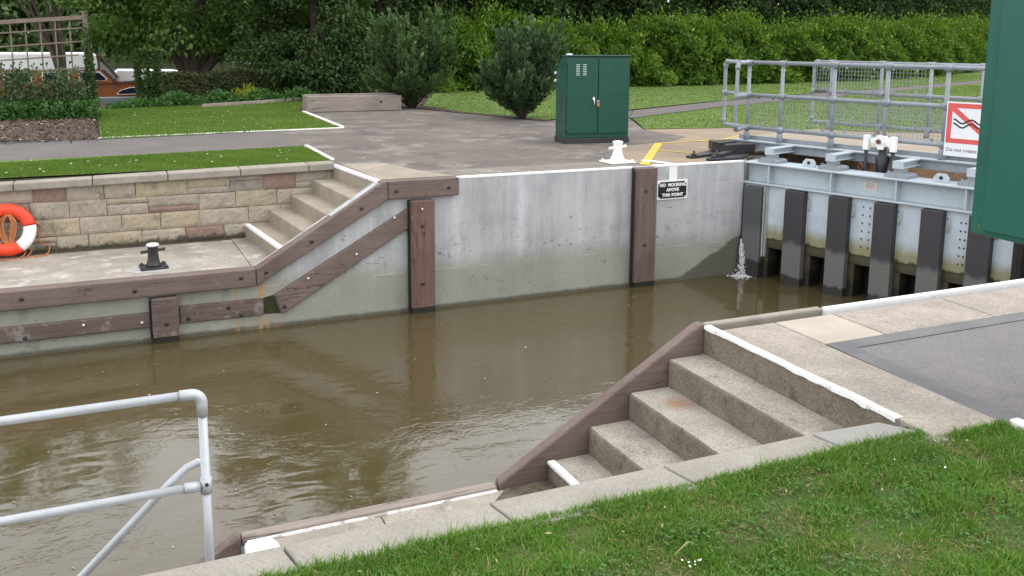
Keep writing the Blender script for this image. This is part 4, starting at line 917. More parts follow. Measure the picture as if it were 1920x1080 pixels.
# gate collar anchorage
ga = thing('gate_collar', (7.8, .7, H2), 'black cast iron gate collar and anchor arms bolted at the wall corner', 'gate anchor')
q = MB(); z = H2 + .007
q.prism([(7.34, .16), (7.42, .09), (7.86, .08), (8.1, .25), (8.3, .45), (8.3, .60), (8.1, .62), (7.85, .42), (7.45, .26)], 'z', z, z + .035); q.build('lower_arm', M['black'], ga, bevel=.008)
q = MB(); q.prism([(7.26, .52), (7.30, .42), (7.62, .52), (8.0, .62), (8.3, .72), (8.3, .95), (8.05, 1.0), (7.7, .78)], 'z', z, z + .03); q.build('upper_arm', M['black'], ga, bevel=.008)
q = MB(); q.prism([(7.86, .42), (8.34, .40), (8.44, .62), (8.42, .96), (8.02, 1.06), (7.90, .80)], 'z', z + .031, z + .165); q.prism([(7.80, .50), (8.2, .62), (8.2, .82), (7.84, .72)], 'z', z + .166, z + .188); q.build('collar_block', M['black'], ga, bevel=.014)
q = MB(); q.prism([(7.52, .20), (7.60, .15), (8.02, .44), (7.96, .50)], 'z', z + .036, z + .085); q.build('tie_bar', M['black'], ga, bevel=.006)
for x_, y_ in ((7.36, .47), (7.46, .16), (7.70, .42)):
    q = MB(); q.lathe([(.036, .03), (.036, .06), (.02, .062), (.018, .095)], (x_, y_, z), 8); q.build('anchor_bolt', M['black'], ga)

# water leaking at the gate hinge
M['foam'] = surf('foam', G(.78, .80, .82), G(.7, .72, .74), 9, .35, 60, .05, .05)
n = 1000; tt = rng.random(n)
P = np.stack([7.828 - .015 * tt + rng.normal(0, .010 + .018 * tt, n), -.06 - .06 * tt + rng.normal(0, .010 + .015 * tt, n), .50 - .50 * tt], 1)
n2 = 500; a_ = rng.random(n2) * 6.283; r2 = np.abs(rng.normal(0, .07, n2)); P2 = np.stack([7.80 + r2 * np.cos(a_) * 1.6, -.16 + r2 * np.sin(a_), np.full(n2, .004) + rng.random(n2) * .006], 1)
P = np.concatenate([P, P2]); D = np.concatenate([np.tile([[-.15, -.15, -1.]], (n, 1)), rdir(n2) * [1, 1, .1]]) + rng.normal(0, .12, (n + n2, 3))
tag(leaves('water_spray', P, D, rdir(n + n2), rng.uniform(.02, .05, n + n2), rng.uniform(.006, .014, n + n2), M['foam']), 'white jet of leaking water beside the gate hinge', 'water jet', None, 'stuff')

# ------------------------------------------------------------------ vegetation builders
def limbs(base, tips, r0, mat, parent, name='trunk', wob=.15):
    q = MB(); base = Vector(base)
    for i, t in enumerate(tips):
        t = Vector(t); n = 7; pts = []
        for k in range(n + 1):
            u = k / n; p = base.lerp(t, u)
            p += Vector((random.gauss(0, wob), random.gauss(0, wob), 0)) * (u * (1 - u) * 2)
            # trunk first, spread later
            p.x = base.x + (p.x - base.x) * u ** .6; p.y = base.y + (p.y - base.y) * u ** .6
            pts.append(p)
        f = 1 if i == 0 else .6
        q.tube(pts, [r0 * f * (1 - .85 * k / n) for k in range(n + 1)], 8)
    return q.build(name, mat, parent)

def crown_leaves(c, rad, nclump, nleaf, cr, size, mat, parent, name='crown', zmin=None, up=.35, flat=.8, shell=.45):
    c = np.array(c); rad = np.array(rad)
    d = rdir(nclump); rr_ = shell + (1 - shell) * rng.random(nclump) ** .6
    # uneven outline
    lump = 1 + .18 * np.sin(d[:, 0] * 5 + 1.3) * np.cos(d[:, 2] * 4) + .12 * rng.normal(size=nclump)
    cc = c + d * rad * (rr_ * lump)[:, None]
    if zmin is not None: cc[:, 2] = np.maximum(cc[:, 2], zmin + rng.random(nclump) * .5)
    w = rng.uniform(.5, 1.5, nclump); idx = rng.choice(nclump, nleaf, p=w / w.sum())
    o = rdir(nleaf) * (rng.random(nleaf) ** .45)[:, None] * cr * np.array([1, 1, flat]) * rng.uniform(.6, 1.3, nclump)[idx][:, None]
    P = cc[idx] + o
    out = unit(P - c); N = unit(out * .5 + np.array([0, 0, up + .3]) + rdir(nleaf) * .8)
    D = unit(np.cross(N, rdir(nleaf)) + out * .4 + np.array([0, 0, -.25]))
    cl = rng.random(nclump)[idx]
    rnd = np.clip(cl * .55 + rng.random(nleaf) * .5, 0, 1)
    s = size * rng.uniform(.7, 1.3, nleaf)
    return leaves(name, P, D, N, s, s * .55, mat, parent, rnd)

def tree(name, label, base, trunk_r, c, rad, nclump, nleaf, cr, size, mat, zmin=None, group=None, cat='tree', tips=None, **k):
    t = thing(name, base, label, cat, 0, group)
    if tips is None:
        tips = [(c[0], c[1], c[2] + rad[2] * .6)] + [(c[0] + random.uniform(-.7, .7) * rad[0], c[1] + random.uniform(-.7, .7) * rad[1], c[2] + random.uniform(-.3, .5) * rad[2]) for _ in range(6)]
    limbs(base, tips, trunk_r, M['bark'], t)
    crown_leaves(c, rad, nclump, nleaf, cr, size, mat, t, zmin=zmin, **k)
    return t

# ---- trees behind the lawn
tree('riverside_tree', 'broad leafy tree overhanging the river behind the low hedge', (2.35, 18.2, 1.4), .28, (3.0, 18.5, 4.9), (4.2, 3.0, 2.5), 190, 28000, .62, .16, LF['tree'], zmin=2.75)
tree('riverside_tree', 'slim tree standing behind the trellis with pale spring leaves', (-.95, 16.2, 1.4), .10, (-1.7, 16.6, 6.4), (2.6, 2.2, 2.9), 90, 9000, .55, .14, LF['light'], zmin=4.0)
tree('riverside_tree', 'pale green tree at the left edge behind the trellis', (-4.2, 20, 1.3), .2, (-4.2, 20, 7.2), (2.8, 3, 3.6), 90, 9000, .7, .17, LF['tree'], zmin=4.2)
tree('ivy_clad_tree', 'ivy covered tree stump mass right of the clipped hedge', (5.3, 15.6, GZ), .3, (5.3, 15.5, 3.4), (1.75, 1.2, 2.6), 110, 26000, .5, .12, LF['ivy'], zmin=1.75, shell=.6)
tree('ivy_clad_tree', 'dark ivy hung tree with bare twigs behind the ivy mass', (4.4, 17.6, GZ), .22, (4.6, 17.6, 7.4), (2.4, 2.0, 3.2), 110, 20000, .6, .14, LF['ivy'], zmin=3.6)
tree('yew_tree', 'very dark yew behind the left hand juniper', (8.3, 18.6, GZ), .3, (8.2, 18.4, 5.6), (2.5, 2.0, 4.4), 130, 30000, .6, .15, LF['dark'], zmin=1.8)
tall = [((7.2, 21.5), 9.6, (3.0, 2.6, 5.6), 'tall dark tree rising behind the ivy and the junipers', 'tree'),
        ((12.2, 21.2), 7.3, (3.3, 2.2, 3.6), 'dark tree above the left end of the laurel hedge', 'dark'),
        ((17.5, 21.8), 7.4, (3.4, 2.2, 3.8), 'dark tree above the laurel hedge behind the footbridge end', 'dark'),
        ((23.5, 23.4), 7.6, (3.8, 2.4, 4.0), 'dark tree above the middle of the laurel hedge', 'dark'),
        ((30.5, 25.5), 8.0, (4.3, 2.6, 4.4), 'dark tree above the laurel hedge right of the footbridge', 'dark'),
        ((50, 37.0), 9.0, (5.4, 3.2, 5.6), 'dark tree over the end of the laurel hedge nearest the green control cabinet', 'dark'),
        ((38.5, 29.0), 8.6, (4.8, 2.8, 4.8), 'dark tree above the far right end of the laurel hedge', 'dark')]
for (x, y), zc, rd, lab, mt in tall:
    tree('woodland_tree', lab, (x, y, GZ), .3, (x, y, zc), rd, 130, 24000, .75, .19, LF[mt], zmin=2.6, group='dark trees behind the hedge')
# far bank
for x, y, zc, rd, nm in ((-22, 100, 9, (9, 6, 8), 'far bank tree at the left edge beyond the river'), (-6, 104, 10, (8, 6, 9), 'far bank tree seen through the trellis beyond the river'),
                         (9, 100, 9, (8, 6, 8), 'far bank tree beyond the river right of the boat roof'), (22, 106, 11, (9, 6, 10), 'far bank tree beyond the river left of the ivy'), (-14, 98, 6, (7, 4, 5.5), 'low far bank tree behind the boat roof'), (2, 98, 6.5, (7, 4, 6), 'low far bank tree beyond the river behind the clipped column'), (15, 99, 6.5, (7, 4, 6), 'low far bank tree behind the riverside trunk'), (30, 101, 9, (8, 5, 8), 'far bank tree behind the ivy clad trees')):
    tree('far_bank_tree', nm, (x, y, 1.3), .5, (x, y, zc), rd, 120, 13000, 2.0, .8, LF['far'], zmin=1.6, group='trees on the far river bank', flat=.9)
# far bank scrub along the water
P = np.stack([rng.uniform(-40, 40, 9000), 96.5 + rng.normal(0, .8, 9000), .7 + rng.random(9000) ** 1.6 * 3.2], 1)
tag(leaves('bank_scrub', P, rdir(9000), rdir(9000), .6, .35, LF['far']), 'rough green scrub along the far river bank', 'scrub', None, 'stuff')

# ---- laurel hedge
def hedge(name, label, line, depth, hfun, n, size, mat, cat='hedge', bumpy=.35, up=.5, base=GZ, shoots=0., stems=True):
    t = thing(name, (*line[len(line) // 2], base), label, cat)
    ln = np.array(line, float); seg = np.linalg.norm(np.diff(ln, axis=0), axis=1); cum = np.r_[0, np.cumsum(seg)]
    # density falls off with distance from the camera side
    def at(s):
        i = np.clip(np.searchsorted(cum, s, side='right') - 1, 0, len(seg) - 1); u = ((s - cum[i]) / seg[i])[:, None]
        p = ln[i] * (1 - u) + ln[i + 1] * u; d = (ln[i + 1] - ln[i]) / seg[i][:, None]
        return p, np.stack([-d[:, 1], d[:, 0]], 1)
    s = rng.random(n) * cum[-1]; p, nn = at(s)
    H = hfun(s)
    # profile position: front face or top
    u = rng.random(n); front = u < .68
    zz = np.where(front, H * (.04 + .96 * rng.random(n)), H); back = np.where(front, 0, rng.random(n) * depth)
    # rounded shoulder
    sh = np.clip((zz / H - .55) / .45, 0, 1); back = np.where(front, sh ** 2.2 * depth * .5, back)
    lumps = bumpy * (np.sin(s * 2.9 + zz * 2.7) * .30 + np.sin(s * 1.23 + 1.2 + zz * 3.9) * .3 + np.sin(s * 5.7 - zz * 6.1 + np.sin(s * 1.7)) * .36 + np.sin(s * 11.1 + zz * 9.3) * .22)
    inn = rng.random(n) ** 2.2 * .45 * min(1, depth)
    off = back + np.where(front, -lumps + inn, 0)
    zz = zz + np.where(front, 0, lumps * .7 - inn) + shoots * np.clip(zz / H - .6, 0, 1) * 2.5 * (np.abs(rng.normal(0, 1, n)) ** 1.5 * (np.sin(s * 17) * np.sin(s * 5.3 + 2) > .2) + .6 * np.sin(s * 6.3 + 1) * np.sin(s * 2.7))
    P = np.concatenate([p + nn * off[:, None], (base + zz)[:, None]], 1)
    nf = np.concatenate([-nn * (1 - sh)[:, None], (.25 + sh)[:, None]], 1)
    N = unit(nf + rdir(n) * .75 + np.array([0, 0, up * .5])); D = unit(nf * .55 + rdir(n) * .8 + np.array([0, 0, .15]))
    rnd = np.clip(.42 + .6 * np.sin(s * 2.1 + zz * 1.7 + .4) * .22 + .14 * np.sin(s * 5.3 + zz * 4.4) + rng.normal(0, .22, n), 0, 1)
    L = size * rng.uniform(.7, 1.35, n)
    leaves('foliage', P, D, N, L, L * .42, mat, t, rnd)
    if stems:
        q = MB(); ss = np.arange(.3, cum[-1], .45); pp, n2 = at(ss)
        for (a, b_), (c_, d_), h_ in zip(pp, n2, hfun(ss)):
            q.tube([(a + c_ * .45, b_ + d_ * .45, base), (a + c_ * .55 + random.uniform(-.2, .2), b_ + d_ * .5 + random.uniform(-.2, .2), base + h_ * .8)], [.03, .012], 5)
        q.build('stem', M['bark'], t)
        # large dark leaves fill the heart so the hedge is not see-through
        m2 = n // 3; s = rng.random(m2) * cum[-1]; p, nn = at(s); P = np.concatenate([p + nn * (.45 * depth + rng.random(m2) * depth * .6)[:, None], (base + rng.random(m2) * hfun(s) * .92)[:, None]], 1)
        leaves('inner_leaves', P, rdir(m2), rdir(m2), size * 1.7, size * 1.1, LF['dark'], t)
    return t
hedge('evergreen_thicket', 'tall dark evergreen thicket standing behind the laurel hedge', [(8.0, 19.8), (12, 20.2), (19, 20.6), (26, 21.8), (34, 24.5), (48, 31), (72, 46)], 2.5,
      lambda s: 6.4 + .5 * np.sin(s * .9) + .4 * np.sin(s * 2.3 + 2), 125000, .24, LF['dark'], bumpy=1.1, cat='thicket')
hedge('laurel_hedge', 'long bright green laurel hedge bounding the lawn at the back', [(8.9, 16.2), (11.5, 17.0), (15, 17.6), (19, 17.7), (24, 18.4), (29, 19.4), (36, 22), (46, 27.5), (66, 40)], 2.0,
      lambda s: 1.95 + .012 * s + .18 * np.sin(s * .7) + .12 * np.sin(s * 1.9 + 1), 150000, .155, LF['laurel'], bumpy=.52, shoots=.16)

# ---- clipped beech hedge, column and small plants on the upper lawn
hedge('beech_hedge', 'low clipped hedge with some brown leaves behind the upper lawn', [(1.15, 13.7), (2.2, 14.3), (3.1, 14.8), (4.1, 15.1)], .5, lambda s: .72 + .03 * np.sin(s * 3), 9000, .065, LF['beech'], bumpy=.10)
t = thing('clipped_shrub', (.95, 13.6, GZ), 'square clipped dark column shrub hiding the bow of the boat', 'shrub')
n = 6500; P = rng.random((n, 3)) * [.50, .45, 1.28]; face = rng.integers(0, 4, n)
P[face == 0, 1] *= .12; P[face == 1, 0] *= .12; P[face == 2, 0] = .50 - P[face == 2, 0] * .12; P[face == 3, 2] = 1.28 - P[face == 3, 2] * .06
P += [.70, 13.4, GZ] + rng.normal(0, .022, (n, 3)) + (np.sin(P[:, 2:3] * 6) * .02)
leaves('foliage', P, rdir(n), rdir(n), rng.uniform(.05, .085, n), .042, LF['ivy'], t)
q = MB(); q.tube([(.95, 13.62, GZ), (.96, 13.6, GZ + 1.1)], [.05, .02], 8); q.build('trunk', M['bark'], t)
def mound(name, label, c, rad, n, size, mat, cat='plant', stems=True, aspect=.4, group=None):
    t = thing(name, c, label, cat, 0, group)
    d = rdir(n); d[:, 2] = np.abs(d[:, 2]); rr_ = rng.random(n) ** .35
    lump = 1 + .22 * np.sin(d[:, 0] * 7 + c[0]) * np.cos(d[:, 1] * 6) + .1 * rng.normal(size=n)
    P = np.array(c) + d * np.array(rad) * (rr_ * lump)[:, None]
    N = unit(d + rdir(n) * .7); L = size * rng.uniform(.7, 1.3, n)
    leaves('foliage', P, unit(d * .7 + rdir(n) * .7 + [0, 0, .2]), N, L, L * aspect, mat, t)
    if stems:
        q = MB()
        for k in range(7): a = random.random() * 6.28; q.tube([(c[0], c[1], c[2] - .02), (c[0] + rad[0] * .6 * math.cos(a), c[1] + rad[1] * .6 * math.sin(a), c[2] + rad[2] * .7)], [.012, .005], 5)
        q.build('stem', M['bark'], t)
    return t
mound('euphorbia', 'bright yellow green flowering mound beside the clipped hedge', (3.25, 13.75, GZ), (.43, .3, .42), 1500, .06, LF['euph'])
# low ground plants along the hedge foot: nobody could count them
n = 7000; u = rng.random(n); bx = .0 + u * 5.0; by = 12.75 + u * 1.35 + rng.normal(0, .22, n)
P = np.stack([bx, by, GZ + .02 + rng.random(n) ** 1.5 * (.16 + .16 * np.sin(bx * 3.1) ** 2) * np.clip((bx - .1) / 1.0, .3, 1)], 1)
tag(leaves('ground_cover', P, rdir(n) + [0, 0, .5], rdir(n) + [0, 0, 1.2], rng.uniform(.05, .11, n), .05, LF['ground']), 'leafy green ground cover along the foot of the clipped hedge', 'ground cover', None, 'stuff')
n = 9000; u = rng.random(n); bx = -3.0 + u * 2.85; by = 9.4 + rng.random(n) * 1.9
P = np.stack([bx, by, GZ + .03 + rng.random(n) ** 1.4 * .34], 1)
tag(leaves('ground_cover', P, rdir(n) + [0, 0, .5], rdir(n) + [0, 0, 1.2], rng.uniform(.05, .10, n), .045, LF['ground']), 'green weeds and low plants at the foot of the trellis', 'ground cover', None, 'stuff')

# ---- junipers: vase shaped bushes of upswept sprays
def juniper(label, base, tips, nper, mat, spread=.42, L=.10):
    t = thing('juniper_bush', base, label, 'shrub'); base = np.array(base, float)
    PP, DD, WW = [], [], []; q = MB()
    for tip in tips:
        tip = np.array(tip); v = tip - base; ln = np.linalg.norm(v)
        q.tube([tuple(base + [0, 0, -.02]), tuple(base + v * [.35, .35, .5]), tuple(base + v * [.68, .68, .75]), tuple(tip - v * .08)], [.028, .02, .013, .004], 5)
        nb = 9
        for b_ in range(nb):                       # plumes along each stem, each a feathered cone of sprays
            u = .22 + .78 * (b_ + rng.random()) / nb
            p0 = base + v * np.array([u ** 1.25, u ** 1.25, u ** .95])
            d = unit(unit(v) * .85 + rng.normal(0, .34, 3) * [1, 1, .4] + [0, 0, .35]); bl = spread * rng.uniform(.5, 1.5) * (1.1 - .35 * u)
            m_ = nper // nb; w = rng.random(m_) ** .8
            p = p0 + d * (w * bl)[:, None] + rdir(m_) * (.075 * (1.1 - w) + .006)[:, None]
            p[:, 2] = np.maximum(p[:, 2], base[2] + .03)
            WW.append(w); PP.append(p); DD.append(unit(d + (p - (p0 + d * (w * bl)[:, None])) * 7 + rng.normal(0, .25, (m_, 3))))
    P = np.concatenate(PP); D = np.concatenate(DD); n = len(P)
    q.build('stems', M['bark'], t)
    ctr = base + [0, 0, .9]; N = unit(unit(P - ctr) + rdir(n) * .6)
    Ls = L * rng.uniform(.6, 1.3, n)
    rr_ = np.clip(np.concatenate(WW) ** 2 * .75 + rng.normal(.1, .16, n), 0, 1)
    leaves('foliage', P, D, N, Ls, Ls * .40, mat, t, rr_)
    return t
T1 = []
for k in range(40):
    side = -1 if k % 2 else 1
    cx = 6.50 + (-.42 if side < 0 else .44); 
    T1.append((cx + random.gauss(0, .22), 10.5 + random.gauss(0, .38), GZ + random.uniform(1.35, 2.12) - abs(random.gauss(0, .05))))
for k in range(26): a = random.random() * 6.28; T1.append((6.5 + .92 * math.cos(a), 10.5 + .7 * math.sin(a), GZ + random.uniform(.5, 1.6)))
juniper('tall forked juniper bush beside the timber beam', (6.5, 10.5, GZ), T1, 330, LF['juniper'], spread=.46)
T2 = []
for k in range(40): T2.append((7.72 + random.gauss(0, .34), 6.95 + random.gauss(0, .34), GZ + random.uniform(1.1, 1.75)))
for k in range(40): a = random.random() * 6.28; r_ = random.uniform(.55, .88); T2.append((7.72 + r_ * math.cos(a), 6.98 + r_ * .8 * math.sin(a), GZ + random.uniform(.35, 1.35)))
juniper('rounder blue green juniper bush just left of the green cabinet', (7.72, 6.98, GZ), T2, 300, LF['juniper2'], spread=.38)

# ---- trellis with roses
tr = thing('trellis', (-.3, 10.5, GZ), 'weathered square wooden trellis at the left edge with climbing plants', 'trellis')
def bar(name, x0, x1, z0, z1, y0, y1, sl=.0):
    q = MB(); q.prism([(x0, z0 + sl * (x0 + .3)), (x1, z0 + sl * (x1 + .3)), (x1, z1 + sl * (x1 + .3)), (x0, z1 + sl * (x0 + .3))], 'y', y0, y1); return q.build(name, M['trellis'], tr, bevel=.004)
for px_ in (-.345, -2.35): bar('post', px_, px_ + .1, GZ - .1, 3.66, 10.46, 10.55)
sl_ = .08
bar('top_rail', -3.6, -.345, 3.50, 3.58, 10.47, 10.53, sl_)
for k in range(7):
    z_ = 3.32 - .262 * k; xa = -.345
    bar('lattice_bar', -3.6, xa if k != 2 else -.45, z_, z_ + .028, 10.48, 10.498, sl_)
for k in range(11):
    x_ = -.58 - .262 * k; bar('lattice_bar', x_ - .014, x_ + .014, GZ + (.35 if k % 3 else .02), 3.52 + sl_ * (x_ + .3), 10.499, 10.517)
mound('climbing_plant', 'ivy climbing the right hand trellis post', (-.27, 10.44, GZ), (.085, .10, 1.95), 1500, .06, LF['ivy'], stems=False, aspect=.7)
mound('rose_bush', 'tangled rose bush in front of the trellis at the left', (-1.55, 10.15, GZ), (.75, .4, 1.0), 2300, .075, LF['rose'], aspect=.6)
mound('rose_bush', 'leafy rose bush in front of the trellis near its right post', (-.72, 10.1, GZ), (.48, .35, .92), 1900, .075, LF['rose'], aspect=.6)
mound('rose_bush', 'rose bush cut by the left edge of the flower bed', (-2.7, 10.2, GZ), (.7, .4, .95), 1800, .075, LF['rose'], aspect=.6)

# ------------------------------------------------------------------ timber beam seat and plank edging
tb = thing('timber_beam', (5.0, 10.1, H2), 'long weathered square timber lying on the tarmac by the juniper', 'timber beam', R(2.3))
q = MB(); q.prism([(-1.02, .004), (1.10, .004), (1.11, .335), (-1.0, .352)], 'y', -.10, .20); o = q.build('beam', M['oldwood'], tb, bevel=.014, local=True)
for x_, z_ in ((.62, .2), (-.9, .27), (-.9, .08), (1.05, .07), (.5, .12)):
    q = MB(); q.cyl((x_, -.0995, z_), (x_, -.103, z_), .03 if x_ == .62 else .014, 10); q.build('knot', M['dark'], o, local=True)
q = MB(); q.box(-1.02, 1.10, .26, .40, .02, .372); q.build('rear_board', M['oldwood'], tb, bevel=.01, local=True)
q = MB(); q.prism([(2.02, 12.15), (4.9, 13.95), (4.88, 14.02), (2.0, 12.22)], 'z', H2 - .02, H2 + .085)
tag(q.build('timber_edging', M['oldwood'], bevel=.008), 'thin timber board edging the back of the upper lawn', 'timber edging')

# ------------------------------------------------------------------ cabin cruiser on the river
bt = thing('cabin_cruiser', (-.5, 26, .55), 'varnished wooden cabin cruiser with white roof moored behind the trellis', 'boat')
YB = 26.0
def hullsec(x):
    u = (x + 5) / 9.0                      # 0 stern .. 1 bow
    hb = 1.25 * (1 - max(0, (u - .5) / .5) ** 2.2) * (.86 + .14 * min(1, u / .25)); return max(hb, .015)
xs_ = np.linspace(-5, 4, 26)
def hullband(name, z0, z1, f0, f1, mat):
    q = MB(); vs = []
    for x in xs_:
        h = hullsec(x); rise = .30 * max(0, (x - 1) / 3) ** 1.6
        vs += [(x, YB - h * f0, z0 + rise), (x, YB - h * f1, z1 + rise), (x, YB + h * f1, z1 + rise), (x, YB + h * f0, z0 + rise)]
    n = len(xs_); fs = []
    for i in range(n - 1):
        for k in range(3): a = i * 4 + k; fs.append((a, a + 1, a + 5, a + 4))
    fs += [(3, 2, 1, 0)]
    q.add(vs, fs); return q.build(name, mat, bt)
hullband('lower_hull', .2, 1.06, .78, .95, M['boatgrey'])
hullband('stripe', 1.06, 1.10, .965, .97, M['boatwhite'])
hl = hullband('topsides', 1.10, 1.53, .95, 1.0, M['hull'])
hullband('gunwale', 1.53, 1.575, 1.02, 1.02, M['mahogany'])
ys = YB - 1.02
q = MB(); q.prism([(-3.6, 1.57), (.30, 1.57), (-.08, 2.02), (-3.6, 2.02)], 'y', ys, YB + 1.02); cs = q.build('cabin_side', M['hull'], bt, bevel=.02)
q = MB(); q.prism([(-3.8, 2.02), (-.20, 2.02), (-.20, 2.35), (-.26, 2.54), (-.42, 2.60), (-3.4, 2.60), (-3.7, 2.48)], 'y', ys - .05, YB + 1.07); q.build('roof', M['boatwhite'], bt, bevel=.06, bseg=3)
def wpane(name, pts, y, parent, fr=.035):
    q = MB(); q.prism(pts, 'y', y - .012, y + .0); o = q.build(name, M['boatwhite'], parent, bevel=.01)
    c = np.mean(pts, 0); P = [tuple(c + (np.array(p) - c) * (1 - fr / max(.05, np.linalg.norm(np.array(p) - c)) * 1.3)) for p in pts]
    q = MB(); q.prism(P, 'y', y - .016, y - .0121); q.build('pane', M['glass'], o); return o
wpane('window', [(-.82, 1.66), (.04, 1.66), (.08, 1.72), (-.15, 1.97), (-.82, 1.97)], ys - .002, cs)
for x0 in (-1.95, -3.1): wpane('window', [(x0, 1.66), (x0 + .85, 1.66), (x0 + .85, 1.97), (x0, 1.97)], ys - .002, cs)
# raked windscreen
q = MB(); q.prism([(-0.080, 2.02), (0.000, 2.02), (0.380, 1.60), (0.300, 1.58)], 'y', ys - .004, ys + .046); wsf = q.build('windscreen', M['mahogany'], bt)
for yy in (ys + .0, YB + .96):
    q = MB(); q.prism([(-0.200, 2.03), (-0.140, 2.03), (-0.140, 2.30), (-0.180, 2.52), (-0.240, 2.52)], 'y', yy, yy + .05); q.build('door_post', M['mahogany'], wsf)
    q = MB(); q.prism([(-0.180, 2.54), (-0.100, 2.54), (0.460, 1.76), (0.380, 1.76)], 'y', yy, yy + .05); q.build('raked_post', M['mahogany'], wsf)
q = MB(); q.prism([(-0.135, 2.03), (-0.135, 2.36), (0.340, 1.75), (0.260, 1.75), (0.010, 2.03)], 'y', ys + .02, ys + .03); q.prism([(-0.160, 2.53), (-0.110, 2.53), (0.450, 1.77), (0.400, 1.77)], 'y', ys + .06, YB + .95); q.build('glass', M['paleglass'], wsf)
q = MB(); q.prism([(.28, 1.57), (2.75, 1.72), (2.62, 1.92), (2.3, 1.98), (.44, 2.01), (.32, 1.92)], 'y', YB - .80, YB + .80); q.build('foredeck_cabin', M['boatwhite'], bt, bevel=.05, bseg=3)
a_ = [(.33 + .0, 1.21), (.40, 1.17), (1.9, 1.21), (1.9, 1.46), (1.2, 1.46), (.75, 1.42), (.48, 1.33)]
q = MB(); q.prism(a_, 'y', YB - 1.262, YB - 1.2); o = q.build('hull_window', M['boatwhite'], hl, bevel=.008)
c = np.mean(a_, 0); q = MB(); q.prism([tuple(c + (np.array(p) - c) * np.array([.955, .8])) for p in a_], 'y', YB - 1.268, YB - 1.263); q.build('pane', M['glass'], o)

# ------------------------------------------------------------------ grass
def blades(name, label, P, h, w, mat, lean=.5, kind='stuff'):
    n = len(P); a = rng.random(n) * 6.283; side = np.stack([np.cos(a), np.sin(a), np.zeros(n)], 1)
    b = rng.random(n) * 6.283; ld = np.stack([np.cos(b), np.sin(b), np.zeros(n)], 1) * (np.abs(rng.normal(0, lean, n)) * h)[:, None]
    up = np.zeros((n, 3)); up[:, 2] = 1
    w = (np.ones(n) * w)[:, None]; h = h[:, None]
    m = P + up * h * .55 + ld * .3; t = P + up * h * .92 + ld
    V = np.stack([P - side * w / 2, P + side * w / 2, m + side * w * .4, m - side * w * .4, t], 1).reshape(-1, 3)
    i = np.arange(n)[:, None] * 5
    T = np.concatenate([i + np.array([[0, 1, 2]]), i + np.array([[0, 2, 3]]), i + np.array([[3, 2, 4]])])
    tone = np.clip(.38 + .20 * np.sin(P[:, 0] * 2.3 + 1) * np.cos(P[:, 1] * 3.1) + .20 * np.sin(P[:, 0] * .9 + np.sin(P[:, 1] * .7) * 2) * np.cos(P[:, 1] * .8 + .5) + .14 * np.sin(P[:, 0] * 9 + P[:, 1] * 7) + rng.normal(0, .17, n), 0, 1)
    dry = rng.random(n) < .09; tone[dry] = 1
    return tag(rawmesh(name, V, T, mat, None, np.repeat(tone, 5)), label, 'grass', None, kind)
def clump_noise(x, y):
    return np.sin(x * 7.1 + np.sin(y * 5.3) * 1.7) * np.cos(y * 8.7 + np.sin(x * 4.1) * 1.3) + .6 * np.sin(x * 17 + y * 13) * np.cos(y * 19 - x * 9)
n = 260000
x = rng.uniform(-.9, 3.40, n); y = -7.405 - rng.random(n) ** 1.15 * 1.55
edge = -7.405 - y
den = clump_noise(x, y) + 1.0 - .9 * (edge > .1) + 1.2 * np.exp(-edge / .06)
keep = (rng.random(n) < np.clip(.42 + .5 * den, .16, 1)) & ~((x > 3.0) & (y > -7.46))
x, y, edge = x[keep], y[keep], edge[keep]
hgt = rng.uniform(.014, .036, len(x)) * (1 + .35 * clump_noise(x, y).clip(-1, 1)) + .022 * np.exp(-edge / .05) * rng.random(len(x))
lush = np.exp(-(((x - 3.1) / .5) ** 2 + ((y + 7.65) / .18) ** 2)); hgt *= 1 + .5 * lush
blades('grass', 'rough foreground grass in front of the near coping slabs', np.stack([x, y, np.full(len(x), H2 - .008)], 1), hgt, .0042, LF['grass'], .75)
# thatch and clover in the turf
n = 26000; x = rng.uniform(-.6, 3.38, n); y = -7.45 - rng.random(n) * 1.2
kp = clump_noise(x * .8 + 3, y * .8) > -.1; x, y = x[kp], y[kp]; n = len(x)
tag(leaves('thatch', np.stack([x, y, H2 + rng.uniform(-.002, .012, n)], 1), rdir(n) * [1, 1, .18], rdir(n) * [.3, .3, 1] + [0, 0, 1], rng.uniform(.015, .045, n), .0028, leafmat('thatch', G(.13, .10, .05), G(.22, .18, .09), G(.32, .28, .15), .1, .1, .9)), 'dead thatch between the blades of the near grass', 'thatch', None, 'stuff')
cc_n = rng.uniform([-.3, -8.35], [3.3, -7.5], (60, 2)); idx = rng.integers(0, 60, 5200); x, y = (cc_n[idx] + rng.normal(0, .055, (5200, 2))).T
kp = (y < -7.46) & (x < 3.38); x, y = x[kp], y[kp]; n = len(x)
tag(leaves('clover', np.stack([x, y, H2 + rng.uniform(.006, .026, n)], 1), rdir(n) * [1, 1, .3], rdir(n) * .5 + [0, 0, 1], rng.uniform(.009, .017, n), rng.uniform(.009, .014, n), leafmat('clover', G(.05, .12, .03), G(.10, .21, .05), None, .3, .2, .6)), 'small patches of clover and weeds in the near grass', 'clover', None, 'stuff')
n = 22; x = np.r_[rng.uniform(-.2, 3.3, 14), 1.55 + rng.normal(0, .02, 8)]; y = np.r_[rng.uniform(-8.3, -7.5, 14), -7.865 + rng.normal(0, .012, 8)]
tag(leaves('fallen_petals', np.stack([x, y, H2 + rng.uniform(.02, .036, n)], 1), rdir(n) * [1, 1, .2], rdir(n) * .4 + [0, 0, 1], rng.uniform(.006, .012, n), .007, M['white']), 'white petals fallen on the near grass', 'petals', None, 'stuff')
n = 130; x = rng.uniform(-1, 6.5, n); y = -5.7 + 5.6 * rng.random(n)
